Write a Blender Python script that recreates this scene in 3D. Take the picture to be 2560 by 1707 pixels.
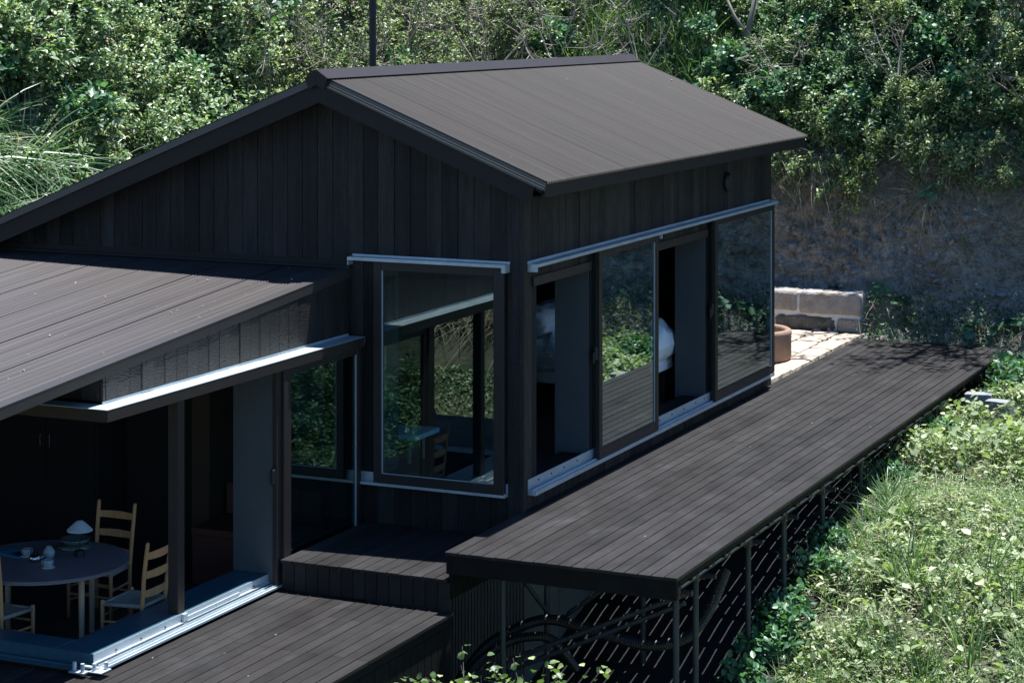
import bpy, bmesh, math, random
import numpy as np
from mathutils import Vector, Matrix, noise

# ---------------------------------------------------------------- scene, camera, light
for o in list(bpy.data.objects):
    bpy.data.objects.remove(o)
scene = bpy.context.scene
COL = scene.collection
R = math.radians

cam_d = bpy.data.cameras.new('camera')
cam_d.lens = 76.345; cam_d.sensor_width = 36.0
cam_d.shift_y = -0.3213          # a shift lens: verticals stay vertical
cam_d.clip_start = 0.1; cam_d.clip_end = 1500
cam = bpy.data.objects.new('camera', cam_d); COL.objects.link(cam)
cam.location = (8.1084, -18.1518, 4.57)
cam.rotation_euler = (R(90), 0, R(24.376))
scene.camera = cam

SUN = Vector((0.081, 0.222, 0.972)).normalized()
w = bpy.data.worlds.new('World'); scene.world = w; w.use_nodes = True
wn = w.node_tree.nodes; wl = w.node_tree.links
sky = wn.new('ShaderNodeTexSky'); sky.sky_type = 'NISHITA'; sky.sun_disc = False
sky.sun_elevation = math.asin(SUN.z); sky.sun_rotation = math.atan2(SUN.x, SUN.y)
sky.air_density = 1.0; sky.dust_density = 0.05; sky.ozone_density = 9.0
wl.new(sky.outputs[0], wn['Background'].inputs[0]); wn['Background'].inputs[1].default_value = 0.056

sun_d = bpy.data.lights.new('sun', 'SUN'); sun_d.energy = 5.0; sun_d.angle = R(0.53)
sun_d.color = (1.0, 0.89, 0.795)
sun = bpy.data.objects.new('sun', sun_d); COL.objects.link(sun)
sun.rotation_euler = SUN.to_track_quat('Z', 'Y').to_euler(); sun.location = SUN * 60

vs = scene.view_settings
vs.view_transform = 'Standard'; vs.look = 'None'; vs.exposure = 1.35; vs.gamma = 1.0; vs.use_curve_mapping = False
vs.use_white_balance = True; vs.white_balance_temperature = 5600; vs.white_balance_tint = 3
cy = scene.cycles
cy.max_bounces = 8; cy.diffuse_bounces = 3; cy.glossy_bounces = 4; cy.transparent_max_bounces = 12; cy.transmission_bounces = 4
cy.use_denoising = True

rng = random.Random(7)
nrng = np.random.default_rng(7)

# ---------------------------------------------------------------- helpers
class MB:
    def __init__(s): s.v = []; s.f = []
    def add(s, v, f):
        o = len(s.v); s.v += [tuple(p) for p in v]; s.f += [tuple(i + o for i in q) for q in f]; return s
    def box(s, x0, x1, y0, y1, z0, z1):
        return s.add([(x, y, z) for z in (z0, z1) for y in (y0, y1) for x in (x0, x1)],
                     [(0, 2, 3, 1), (4, 5, 7, 6), (0, 1, 5, 4), (2, 6, 7, 3), (0, 4, 6, 2), (1, 3, 7, 5)])
    def cbox(s, x0, x1, y0, y1, z0, z1, c=0.004):
        lo = (x0, y0, z0); hi = (x1, y1, z1); V = []; idx = {}
        for sx in (0, 1):
            for sy in (0, 1):
                for sz in (0, 1):
                    S = (sx, sy, sz)
                    for a in range(3):
                        p = []
                        for k in range(3):
                            e = hi[k] if S[k] else lo[k]
                            if k != a: e += -c if S[k] else c
                            p.append(e)
                        idx[S, a] = len(V); V.append(p)
        F = []
        for a in range(3):
            b, d = (a + 1) % 3, (a + 2) % 3
            for sa in (0, 1):
                q = []
                for (sb, sd) in ((0, 0), (1, 0), (1, 1), (0, 1)):
                    S = [0, 0, 0]; S[a] = sa; S[b] = sb; S[d] = sd; q.append(idx[tuple(S), a])
                F.append(tuple(q))
            for sb in (0, 1):
                for sd in (0, 1):
                    S0 = [0, 0, 0]; S0[b] = sb; S0[d] = sd; S1 = list(S0); S1[a] = 1
                    F.append((idx[tuple(S0), b], idx[tuple(S1), b], idx[tuple(S1), d], idx[tuple(S0), d]))
        for sx in (0, 1):
            for sy in (0, 1):
                for sz in (0, 1): F.append(tuple(idx[(sx, sy, sz), a] for a in range(3)))
        return s.add(V, F)
    def prism(s, poly, axis, a, b):
        n = len(poly); V = []
        for e in (a, b):
            for (p, q) in poly:
                V.append({'x': (e, p, q), 'y': (p, e, q), 'z': (p, q, e)}[axis])
        F = [tuple(range(n)), tuple(range(2 * n - 1, n - 1, -1))]
        for i in range(n): F.append((i, (i + 1) % n, n + (i + 1) % n, n + i))
        return s.add(V, F)
    def tube(s, pts, r, n=8, cap=True):
        pts = [Vector(p) for p in pts]; m = len(pts)
        rr = list(r) if hasattr(r, '__len__') else [r] * m
        V = []; F = []; ref = None
        for i, p in enumerate(pts):
            d = (pts[min(i + 1, m - 1)] - pts[max(i - 1, 0)]).normalized()
            if ref is None:
                ref = d.orthogonal().normalized()
            ref = (ref - d * ref.dot(d))
            ref = ref.normalized() if ref.length > 1e-6 else d.orthogonal().normalized()
            b = d.cross(ref)
            for k in range(n):
                t = 2 * math.pi * k / n
                V.append(p + (ref * math.cos(t) + b * math.sin(t)) * rr[i])
        for i in range(m - 1):
            for k in range(n):
                F.append((i * n + k, i * n + (k + 1) % n, (i + 1) * n + (k + 1) % n, (i + 1) * n + k))
        if cap:
            F.append(tuple(range(n - 1, -1, -1))); F.append(tuple((m - 1) * n + k for k in range(n)))
        return s.add(V, F)
    def lathe(s, prof, n=24, c=(0, 0, 0), close=False):
        V = []; F = []; m = len(prof)
        for (r, z) in prof:
            for k in range(n):
                t = 2 * math.pi * k / n
                V.append((c[0] + r * math.cos(t), c[1] + r * math.sin(t), c[2] + z))
        for i in range(m if close else m - 1):
            j = (i + 1) % m
            for k in range(n):
                F.append((i * n + k, i * n + (k + 1) % n, j * n + (k + 1) % n, j * n + k))
        if not close:
            F.append(tuple(range(n - 1, -1, -1))); F.append(tuple((m - 1) * n + k for k in range(n)))
        return s.add(V, F)

def mesh_of(name, mb, mat, smooth=False, fix=True):
    me = bpy.data.meshes.new(name)
    me.from_pydata(mb.v, [], mb.f)
    if fix:
        bm = bmesh.new(); bm.from_mesh(me); bmesh.ops.recalc_face_normals(bm, faces=bm.faces); bm.to_mesh(me); bm.free()
    if mat is not None: me.materials.append(mat)
    if smooth: me.shade_smooth()
    me.update(); return me

def link(name, data, parent=None, loc=None, rot=None):
    o = bpy.data.objects.new(name, data); COL.objects.link(o)
    if parent is not None: o.parent = parent
    if loc is not None: o.location = loc
    if rot is not None: o.rotation_euler = rot
    return o

def obj(name, mb, mat, parent=None, smooth=False, loc=None, rot=None, fix=True):
    return link(name, mesh_of(name, mb, mat, smooth, fix), parent, loc, rot)

def tag(o, label=None, cat=None, group=None, kind=None):
    if label: o['label'] = label
    if cat: o['category'] = cat
    if group: o['group'] = group
    if kind: o['kind'] = kind
    return o

def thing(name, label, cat, loc=(0, 0, 0), rz=0, group=None):
    o = link(name, None, None, loc, (0, 0, rz)); return tag(o, label, cat, group)

def dup(root, loc, rot=(0, 0, 0), scale=(1, 1, 1), label=None, group=None):
    r = root.copy(); COL.objects.link(r); r.location = loc; r.rotation_euler = rot; r.scale = scale
    if label: r['label'] = label
    if group: r['group'] = group
    for ch in list(root.children):
        c = ch.copy(); COL.objects.link(c); c.parent = r
        for g in ch.children:
            d = g.copy(); COL.objects.link(d); d.parent = c
    return r

# ---------------------------------------------------------------- materials
def nodes(name):
    m = bpy.data.materials.new(name); m.use_nodes = True
    return m, m.node_tree.nodes, m.node_tree.links, m.node_tree.nodes['Principled BSDF']

def mth(n, l, op, a, b=None, clamp=False):
    q = n.new('ShaderNodeMath'); q.operation = op; q.use_clamp = clamp
    for i, x in enumerate((a, b)):
        if x is None: continue
        if isinstance(x, (int, float)): q.inputs[i].default_value = x
        else: l.new(x, q.inputs[i])
    return q.outputs[0]

def noise_tex(n, l, scale, detail=3, rough=0.55, size=1.0, space='pos'):
    if space == 'pos':
        g = n.new('ShaderNodeNewGeometry').outputs['Position']
    else:
        g = n.new('ShaderNodeTexCoord').outputs['Object']
    mp = n.new('ShaderNodeMapping'); mp.inputs['Scale'].default_value = scale; l.new(g, mp.inputs[0])
    t = n.new('ShaderNodeTexNoise'); t.inputs['Scale'].default_value = size; t.inputs['Detail'].default_value = detail
    t.inputs['Roughness'].default_value = rough; l.new(mp.outputs[0], t.inputs['Vector'])
    return t.outputs['Fac']

def pm(name, col, rough=0.5, metal=0.0, spec=0.5, streaks=(), var=0.0, bumps=(), space='pos', tint=None, rough_noise=None):
    """Principled material: base colour times noise streaks, per-object variation, noise bump."""
    m, n, l, b = nodes(name)
    b.inputs['Roughness'].default_value = rough; b.inputs['Metallic'].default_value = metal
    b.inputs['Specular IOR Level'].default_value = spec
    f = None
    for (sc, amt) in streaks:
        t = noise_tex(n, l, sc, 4, 0.6, 1.0, space)
        k = mth(n, l, 'ADD', mth(n, l, 'MULTIPLY', mth(n, l, 'SUBTRACT', t, 0.5), 3.8 * amt), 1.0)
        k = mth(n, l, 'MAXIMUM', k, 0.15)
        f = k if f is None else mth(n, l, 'MULTIPLY', f, k)
    if var:
        oi = n.new('ShaderNodeObjectInfo').outputs['Random']
        k = mth(n, l, 'ADD', mth(n, l, 'MULTIPLY', mth(n, l, 'SUBTRACT', oi, 0.5), 2 * var), 1.0)
        f = k if f is None else mth(n, l, 'MULTIPLY', f, k)
    if f is not None or tint:
        base = n.new('ShaderNodeRGB'); base.outputs[0].default_value = (*col, 1); out = base.outputs[0]
        if tint:   # (colour, noise scale, threshold lo, hi)
            mx = n.new('ShaderNodeMix'); mx.data_type = 'RGBA'
            t = noise_tex(n, l, tint[1], 4, 0.6, 1.0, space)
            mr = n.new('ShaderNodeMapRange'); mr.inputs[1].default_value = tint[2]; mr.inputs[2].default_value = tint[3]; l.new(t, mr.inputs[0])
            l.new(mr.outputs[0], mx.inputs['Factor']); l.new(out, mx.inputs[6]); mx.inputs[7].default_value = (*tint[0], 1); out = mx.outputs[2]
        if f is not None:
            vm = n.new('ShaderNodeVectorMath'); vm.operation = 'SCALE'
            l.new(out, vm.inputs[0]); l.new(f, vm.inputs['Scale']); out = vm.outputs[0]
        l.new(out, b.inputs['Base Color'])
    else:
        b.inputs['Base Color'].default_value = (*col, 1)
    if rough_noise:
        t = noise_tex(n, l, rough_noise[0], 3, 0.6, 1.0, space)
        l.new(mth(n, l, 'ADD', mth(n, l, 'MULTIPLY', mth(n, l, 'SUBTRACT', t, 0.5), 2 * rough_noise[1]), rough, True), b.inputs['Roughness'])
    h = None
    for (sc, amt) in bumps:
        t = mth(n, l, 'MULTIPLY', noise_tex(n, l, sc, 4, 0.6, 1.0, space), amt)
        h = t if h is None else mth(n, l, 'ADD', h, t)
    if h is not None:
        bp = n.new('ShaderNodeBump'); bp.inputs['Strength'].default_value = 1.0; bp.inputs['Distance'].default_value = 1.0
        l.new(h, bp.inputs['Height']); l.new(bp.outputs[0], b.inputs['Normal'])
    return m

def leaf_mat(name, cols, rough=0.4, trans=0.3, spec=0.45):
    """Per-leaf colour (random per mesh island), glossy skin, light through the blade."""
    m, n, l, b = nodes(name)
    g = n.new('ShaderNodeNewGeometry')
    cr = n.new('ShaderNodeValToRGB'); el = cr.color_ramp.elements
    while len(el) < len(cols): el.new(0.5)
    for i, c in enumerate(cols):
        el[i].position = i / max(1, len(cols) - 1); el[i].color = (*c, 1)
    oi = n.new('ShaderNodeObjectInfo').outputs['Random']
    k = mth(n, l, 'ADD', g.outputs['Random Per Island'], mth(n, l, 'MULTIPLY', mth(n, l, 'SUBTRACT', oi, 0.5), 0.25), True)
    l.new(k, cr.inputs[0])
    l.new(cr.outputs[0], b.inputs['Base Color']); b.inputs['Roughness'].default_value = rough
    b.inputs['Specular IOR Level'].default_value = spec
    tr = n.new('ShaderNodeBsdfTranslucent'); mx = n.new('ShaderNodeMixShader'); mx.inputs[0].default_value = trans
    mc = n.new('ShaderNodeMix'); mc.data_type = 'RGBA'; mc.blend_type = 'MULTIPLY'; mc.inputs['Factor'].default_value = 1
    l.new(cr.outputs[0], mc.inputs[6]); mc.inputs[7].default_value = (1.25, 1.5, 0.55, 1); l.new(mc.outputs[2], tr.inputs[0])
    l.new(b.outputs[0], mx.inputs[1]); l.new(tr.outputs[0], mx.inputs[2])
    l.new(mx.outputs[0], n['Material Output'].inputs[0])
    return m

def glass_mat(name, mult=1.7, tint=(0.58, 0.78, 0.80)):
    m, n, l, b = nodes(name); n.remove(b)
    g = n.new('ShaderNodeNewGeometry')
    dt = n.new('ShaderNodeVectorMath'); dt.operation = 'DOT_PRODUCT'
    l.new(g.outputs['Incoming'], dt.inputs[0]); l.new(g.outputs['Normal'], dt.inputs[1])
    c = mth(n, l, 'SUBTRACT', 1.0, mth(n, l, 'ABSOLUTE', dt.outputs['Value']), True)
    f = mth(n, l, 'ADD', mth(n, l, 'MULTIPLY', mth(n, l, 'POWER', c, 5.0), 0.96), 0.04)
    f = mth(n, l, 'MULTIPLY', f, mult, True)
    tr = n.new('ShaderNodeBsdfTransparent'); tr.inputs[0].default_value = (*tint, 1)
    gl = n.new('ShaderNodeBsdfGlossy'); gl.inputs['Roughness'].default_value = 0.0; gl.inputs[0].default_value = (0.93, 0.97, 0.95, 1)
    mx = n.new('ShaderNodeMixShader'); l.new(f, mx.inputs[0]); l.new(tr.outputs[0], mx.inputs[1]); l.new(gl.outputs[0], mx.inputs[2])
    l.new(mx.outputs[0], n['Material Output'].inputs[0]); return m

M = {}
M['deck'] = pm('stained deck timber', (0.0165, 0.0142, 0.0138), 0.55, spec=0.3,
               streaks=(((26, 1.1, 26), 0.22), ((2.2, 0.9, 2), 0.20), ((150, 3.0, 60), 0.16)), var=0.32,
               bumps=(((90, 2.5, 60), 0.0012),), tint=((0.030, 0.029, 0.0295), (3.1, 1.3, 3), 0.55, 0.74), rough_noise=((3, 1.5, 3), 0.25))
M['joist'] = pm('dark joist timber', (0.012, 0.011, 0.0105), 0.75, spec=0.12, streaks=(((9, 9, 9), 0.3),))
def char_mat(name, ax, col=(0.023, 0.022, 0.0215)):
    across = (60, 8, 38) if ax == 'x' else (8, 60, 38)
    crack = (34, 34, 150) if ax == 'x' else (34, 34, 150)
    return pm(name, col, 0.5, spec=0.22, streaks=(((10, 10, 0.8), 0.5), ((75, 75, 4), 0.42), ((26, 26, 70), 0.25)), var=0.45,
              bumps=((across, 0.006), (crack, 0.005)), rough_noise=((16, 16, 5), 0.25))
M['char'] = char_mat('charred cedar', 'x')
M['charx'] = char_mat('charred cedar side', 'y')
M['charw'] = pm('cracked charred cedar', (0.021, 0.0195, 0.0185), 0.42, spec=0.4, streaks=(((10, 10, 1.4), 0.35), ((40, 40, 70), 0.3)), var=0.3, bumps=(((26, 26, 75), 0.016), ((60, 60, 16), 0.006)))
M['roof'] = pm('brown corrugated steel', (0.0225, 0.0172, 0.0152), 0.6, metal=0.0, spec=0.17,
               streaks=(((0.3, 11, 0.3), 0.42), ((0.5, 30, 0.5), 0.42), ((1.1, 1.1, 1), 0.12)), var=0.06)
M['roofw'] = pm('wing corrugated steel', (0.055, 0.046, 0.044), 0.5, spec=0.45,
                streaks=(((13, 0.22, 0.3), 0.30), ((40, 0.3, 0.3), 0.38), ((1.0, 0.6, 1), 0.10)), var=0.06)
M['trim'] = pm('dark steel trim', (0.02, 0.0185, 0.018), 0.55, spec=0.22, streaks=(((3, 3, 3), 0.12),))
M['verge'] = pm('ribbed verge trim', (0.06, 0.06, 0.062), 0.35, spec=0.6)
M['trimlit'] = pm('sunlit brown steel trim', (0.042, 0.037, 0.036), 0.5, spec=0.35, streaks=(((3, 3, 3), 0.1),))  # copy of the trim steel, its colour lightened for the sunlit verge
M['cap'] = pm('ridge cap steel', (0.026, 0.021, 0.0205), 0.5, spec=0.22, streaks=(((2, 2, 2), 0.12),))
M['galv'] = pm('galvanised steel', (0.46, 0.51, 0.54), 0.42, metal=0.35, spec=0.5,
               streaks=(((9, 2.5, 9), 0.16), ((40, 40, 40), 0.08)), rough_noise=((12, 12, 12), 0.1))
M['sill'] = pm('shade toned zinc sill', (0.045, 0.105, 0.145), 0.4, metal=0.3, spec=0.5, streaks=(((5, 2, 5), 0.25), ((22, 22, 22), 0.12)))  # galvanised sill with the blue cast of shade put into its colour
M['frame'] = pm('brown door frame', (0.028, 0.0225, 0.021), 0.5, spec=0.35, streaks=(((20, 20, 2), 0.1),))
M['reveal'] = pm('pale plaster reveal', (0.085, 0.094, 0.10), 0.9, spec=0.15, streaks=(((30, 30, 30), 0.06), ((3, 3, 3), 0.06)))
M['dark'] = pm('dark interior', (0.024, 0.022, 0.021), 0.8, spec=0.2)
M['darkfloor'] = pm('dark interior floor', (0.05, 0.045, 0.042), 0.45, spec=0.4, streaks=(((12, 1, 1), 0.3),))
M['glass'] = glass_mat('window glass', 3.0)
M['spacer'] = pm('pale glazing edge', (0.35, 0.4, 0.42), 0.5)
M['black'] = pm('matt black metal', (0.012, 0.012, 0.013), 0.5)
M['flue'] = pm('black flue pipe', (0.01, 0.012, 0.018), 0.4, spec=0.35)
M['skirt'] = pm('corrugated skirt', (0.085, 0.09, 0.092), 0.5, streaks=(((3, 3, 3), 0.25),))
M['post'] = pm('steel post', (0.045, 0.052, 0.06), 0.5, metal=0.4, streaks=(((20, 20, 6), 0.3),))
M['clamp'] = pm('rusty clamp', (0.12, 0.09, 0.06), 0.55, metal=0.5, streaks=(((40, 40, 40), 0.4),))
M['hose'] = pm('black ribbed hose', (0.014, 0.014, 0.015), 0.4)
M['oak'] = pm('oiled oak', (0.56, 0.30, 0.125), 0.5, spec=0.35, streaks=(((30, 30, 4), 0.22),), var=0.08, space='obj')
M['oaklegs'] = pm('pale beech legs', (0.5, 0.36, 0.23), 0.5, spec=0.35, streaks=(((30, 30, 4), 0.15),), space='obj')
M['cord'] = pm('paper cord seat', (0.33, 0.31, 0.25), 0.85, spec=0.15, streaks=(((160, 12, 10), 0.25), ((12, 160, 10), 0.2)), bumps=(((150, 20, 1), 0.002),), space='obj')
M['tabletop'] = pm('linoleum table top', (0.20, 0.175, 0.19), 0.5, spec=0.35, streaks=(((5, 5, 5), 0.12),))
M['tableedge'] = pm('plywood table edge', (0.26, 0.21, 0.2), 0.55, streaks=(((8, 8, 60), 0.15),))
M['paper'] = pm('pleated paper shade', (0.5, 0.55, 0.58), 0.8, spec=0.2)
M['ceramic'] = pm('grey glazed ceramic', (0.36, 0.40, 0.42), 0.35, streaks=(((40, 40, 40), 0.15),))
M['celadon'] = pm('green celadon glaze', (0.10, 0.14, 0.12), 0.2, spec=0.6, streaks=(((30, 30, 30), 0.2),))
M['steel'] = pm('polished steel', (0.5, 0.5, 0.52), 0.12, metal=1.0)
M['bluebook'] = pm('blue magazine cover', (0.07, 0.28, 0.5), 0.35)
M['linen'] = pm('white bed linen', (0.9, 0.9, 0.9), 0.85, spec=0.15, bumps=(((5, 9, 7), 0.03), ((18, 22, 20), 0.008)))
M['redwood'] = pm('red brown cabinet', (0.12, 0.045, 0.03), 0.5)
M['yellowwood'] = pm('yellow plywood', (0.42, 0.25, 0.07), 0.6)
M['stone'] = pm('sandstone block', (0.32, 0.30, 0.28), 0.9, spec=0.15, var=0.1,
                streaks=(((7, 7, 7), 0.3), ((40, 40, 40), 0.18)), bumps=(((28, 28, 40), 0.02), ((90, 90, 90), 0.006)),
                tint=((0.28, 0.215, 0.165), (2.6, 2.6, 3.4), 0.52, 0.72))
M['stonerough'] = pm('mossy rough stone', (0.19, 0.175, 0.15), 0.95, spec=0.12, var=0.1,
                     streaks=(((9, 9, 9), 0.35), ((45, 45, 45), 0.25)), bumps=(((34, 34, 22), 0.06), ((90, 90, 90), 0.01)),
                     tint=((0.10, 0.10, 0.055), (4, 4, 6), 0.5, 0.68))
M['mortar'] = pm('pale mortar', (0.58, 0.59, 0.59), 0.95, spec=0.1, streaks=(((14, 14, 14), 0.12),))
M['paving'] = pm('cream paving stone', (0.36, 0.295, 0.235), 0.9, spec=0.15, var=0.12, streaks=(((6, 6, 6), 0.2), ((50, 50, 50), 0.15)), bumps=(((30, 30, 30), 0.01),))
M['terracotta'] = pm('terracotta tub', (0.25, 0.17, 0.125), 0.85, spec=0.2, streaks=(((6, 6, 6), 0.18), ((60, 60, 60), 0.12)), bumps=(((70, 70, 70), 0.004),))
M['sand'] = pm('ash bed', (0.42, 0.34, 0.26), 0.95, bumps=(((20, 20, 20), 0.03),))
M['concrete'] = pm('grey concrete block', (0.23, 0.235, 0.24), 0.9, spec=0.2, streaks=(((8, 8, 8), 0.22), ((60, 60, 60), 0.12)), bumps=(((60, 60, 60), 0.006),))
M['soil'] = pm('bare bank soil', (0.29, 0.265, 0.23), 0.95, spec=0.1, streaks=(((1.7, 1.7, 2.2), 0.3), ((7, 7, 9), 0.45), ((24, 24, 26), 0.45), ((60, 60, 60), 0.3)),
               bumps=(((6, 6, 7), 0.08), ((22, 22, 24), 0.03), ((80, 80, 80), 0.008)), tint=((0.25, 0.20, 0.15), (1.1, 1.1, 1.5), 0.55, 0.72))
M['ground'] = pm('dry ground', (0.085, 0.08, 0.055), 0.95, spec=0.1, streaks=(((1.5, 1.5, 1.5), 0.3), ((14, 14, 14), 0.35)), bumps=(((12, 12, 12), 0.04),),
                 tint=((0.04, 0.055, 0.028), (1.2, 1.2, 1.2), 0.45, 0.6))
M['sheet'] = pm('black weed sheet', (0.012, 0.012, 0.012), 0.7, spec=0.3, bumps=(((3, 3, 3), 0.03),))
M['bark'] = pm('grey bark', (0.19, 0.165, 0.14), 0.85, spec=0.2, streaks=(((14, 14, 3), 0.3),), space='obj')
M['palebark'] = pm('pale bare branch', (0.30, 0.265, 0.225), 0.8, spec=0.2, streaks=(((20, 20, 5), 0.2),), space='obj')
M['darkbark'] = pm('dark twig bark', (0.075, 0.058, 0.043), 0.85, spec=0.2, space='obj')
M['leaf_a'] = leaf_mat('small privet leaf', [(0.041, 0.088, 0.042), (0.100, 0.173, 0.076), (0.210, 0.297, 0.143), (0.375, 0.445, 0.256), (0.632, 0.609, 0.438)], 0.45, 0.28, 0.4)
M['leaf_b'] = leaf_mat('yellow green leaf', [(0.054, 0.090, 0.034), (0.119, 0.181, 0.064), (0.237, 0.303, 0.119), (0.470, 0.492, 0.259)], 0.45, 0.28, 0.4)
M['leaf_c'] = leaf_mat('deep green leaf', [(0.028, 0.069, 0.035), (0.057, 0.119, 0.057), (0.113, 0.196, 0.090), (0.272, 0.357, 0.201)], 0.45, 0.26, 0.4)
M['leaf_d'] = leaf_mat('broad green leaf', [(0.060, 0.125, 0.072), (0.090, 0.183, 0.099), (0.140, 0.251, 0.128)], 0.42, 0.3)
M['leaf_e'] = leaf_mat('ochre leaf', [(0.146, 0.138, 0.054), (0.306, 0.260, 0.107), (0.481, 0.374, 0.176)], 0.42, 0.28)
M['leaf_w'] = leaf_mat('weed leaf', [(0.066, 0.102, 0.049), (0.164, 0.215, 0.103), (0.298, 0.350, 0.190), (0.473, 0.496, 0.325)], 0.6, 0.3, 0.3)
M['grass_g'] = leaf_mat('green grass blade', [(0.047, 0.100, 0.040), (0.101, 0.177, 0.072), (0.192, 0.270, 0.130), (0.356, 0.397, 0.232)], 0.38, 0.28)
M['grass_k'] = leaf_mat('dark arching grass blade', [(0.03, 0.08, 0.03), (0.07, 0.145, 0.055), (0.13, 0.20, 0.095), (0.30, 0.36, 0.22)], 0.38, 0.25)
M['grass_d'] = leaf_mat('dry straw blade', [(0.20, 0.16, 0.11), (0.36, 0.30, 0.21), (0.56, 0.50, 0.39)], 0.6, 0.2, 0.25)

# ================================================================= ground, hillside
def lerp_tab(t, xs, ys): return float(np.interp(t, xs, ys))
GY = [-60, -30, -12, -8, -4, -2, 0.5, 1.5, 3, 4.5, 6.5, 9, 12.5, 40]
GZ = [-9, -6, -3.9, -3.3, -2.6, -2.15, -1.62, -1.28, -0.92, -0.68, -0.52, -0.52, -0.5, -0.5]
def ground_z(x, y):
    z = lerp_tab(y, GY, GZ)
    if x > 2.2: z += 0.05 * min(x - 2.2, 8)
    if x < -2 and y < -8.5:                       # the slope that faces the house from the front left
        k = min(1, (-2 - x) / 2.0) * min(max(0, -8.5 - y) * 0.75, 6.5)
        z += k
    return z + 0.10 * (noise.noise(Vector((x * 0.9, y * 0.9, 0))) + 0.5 * noise.noise(Vector((x * 2.7, y * 2.7, 3))))

def grid_axis(lo, hi, fine_lo, fine_hi, step, coarse):
    a = list(np.arange(lo, fine_lo, coarse)) + list(np.arange(fine_lo, fine_hi, step)) + list(np.arange(fine_hi, hi + 0.1, coarse))
    return a
gx = grid_axis(-220, 220, -16, 9, 0.35, 17); gy = grid_axis(-220, 60, -28, 13, 0.35, 17)
g = MB(); nx = len(gx)
for y in gy:
    for x in gx: g.v.append((x, y, ground_z(x, y)))
for j in range(len(gy) - 1):
    for i in range(nx - 1):
        a = j * nx + i; g.f.append((a, a + 1, a + 1 + nx, a + nx))
tag(obj('ground', g, M['ground'], smooth=True, fix=False), kind='structure')

# black sheet laid on the ground under the deck
g = MB(); sx = list(np.arange(0.0, 2.21, 0.2)); sy = list(np.arange(-1.9, 9.01, 0.25))
for y in sy:
    for x in sx: g.v.append((x, y, lerp_tab(y, GY, GZ) + 0.10 + 0.02 * noise.noise(Vector((x * 2, y * 2, 9)))))
for j in range(len(sy) - 1):
    for i in range(len(sx) - 1):
        a = j * len(sx) + i; g.f.append((a, a + 1, a + 1 + len(sx), a + len(sx)))
tag(obj('ground_sheet', g, M['sheet'], smooth=True, fix=False), kind='structure')

FOOT = [(16, 7.0), (10, 9.2), (7, 9.9), (4.6, 10.5), (3.1, 11.2), (2.0, 11.6), (0.3, 11.6), (-2, 11.6), (-4.5, 11.3),
        (-6.6, 10.2), (-7.6, 8.0), (-7.9, 5), (-8.1, 1), (-9.2, -5), (-13, -12)]
def catmull(P, per=24):
    P = [np.array(p, float) for p in P]; out = []
    for i in range(len(P) - 1):
        p0 = P[max(i - 1, 0)]; p1 = P[i]; p2 = P[i + 1]; p3 = P[min(i + 2, len(P) - 1)]
        for k in range(per):
            t = k / per
            out.append(0.5 * ((2 * p1) + (-p0 + p2) * t + (2 * p0 - 5 * p1 + 4 * p2 - p3) * t * t + (-p0 + 3 * p1 - 3 * p2 + p3) * t ** 3))
    out.append(P[-1]); return np.array(out)
_c = catmull(FOOT); _s = np.concatenate([[0], np.cumsum(np.hypot(*np.diff(_c, axis=0).T))]); SLEN = _s[-1]
PO = [0, 0.2, 0.95, 1.18, 1.36, 1.6, 2.3, 3.2, 4.6, 7, 12, 40]
PZ = [-0.6, -0.1, 0.55, 1.2, 2.0, 2.55, 3.3, 4.3, 5.5, 7.2, 9.5, 16]
PL = np.concatenate([[0], np.cumsum(np.hypot(np.diff(PO), np.diff(PZ)))])
def bank(s, v, rough=True):
    """Point and outward normal at length s along the foot and length v up the profile."""
    p = np.array([np.interp(s, _s, _c[:, 0]), np.interp(s, _s, _c[:, 1])])
    q = np.array([np.interp(s + 0.3, _s, _c[:, 0]), np.interp(s + 0.3, _s, _c[:, 1])]) - np.array([np.interp(s - 0.3, _s, _c[:, 0]), np.interp(s - 0.3, _s, _c[:, 1])])
    q /= np.hypot(*q); inn = np.array([q[1], -q[0]])
    out = np.interp(v, PL, PO); z = np.interp(v, PL, PZ)
    do = np.interp(v + 0.1, PL, PO) - np.interp(v - 0.1, PL, PO); dz = np.interp(v + 0.1, PL, PZ) - np.interp(v - 0.1, PL, PZ)
    L = math.hypot(do, dz) + 1e-9
    n = Vector((-inn[0] * dz / L, -inn[1] * dz / L, do / L))
    P = Vector((p[0] + inn[0] * out, p[1] + inn[1] * out, z))
    if rough:
        a = 0.22 * noise.noise(P * 0.8) + 0.13 * noise.noise(P * 2.1 + Vector((5, 0, 0))) + 0.11 * abs(noise.noise(P * 4.5)) + 0.08 * noise.noise(P * 7 + Vector((0, 3, 0)))
        a += 0.06 * noise.noise(P * 13)
        P += n * a * min(1, v / 0.5)
    return P, n
def s_at(x, y): return float(_s[np.argmin((_c[:, 0] - x) ** 2 + (_c[:, 1] - y) ** 2)])
sa, sb = s_at(4.6, 10.5), s_at(-2.5, 11.6)
S = list(np.arange(0, sa, 0.45)) + list(np.arange(sa, sb, 0.07)) + list(np.arange(sb, SLEN, 0.3)) + [SLEN]
V = list(np.arange(0, 3.2, 0.06)) + list(np.arange(3.2, 9, 0.3)) + [10, 12, 16, 24, PL[-1]]
g = MB()
for s in S:
    for v in V: g.v.append(bank(s, v)[0])
nv = len(V)
for i in range(len(S) - 1):
    for j in range(nv - 1):
        a = i * nv + j; g.f.append((a, a + nv, a + nv + 1, a + 1))
tag(obj('hillside', g, M['soil'], smooth=True, fix=False), kind='structure')

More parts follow.
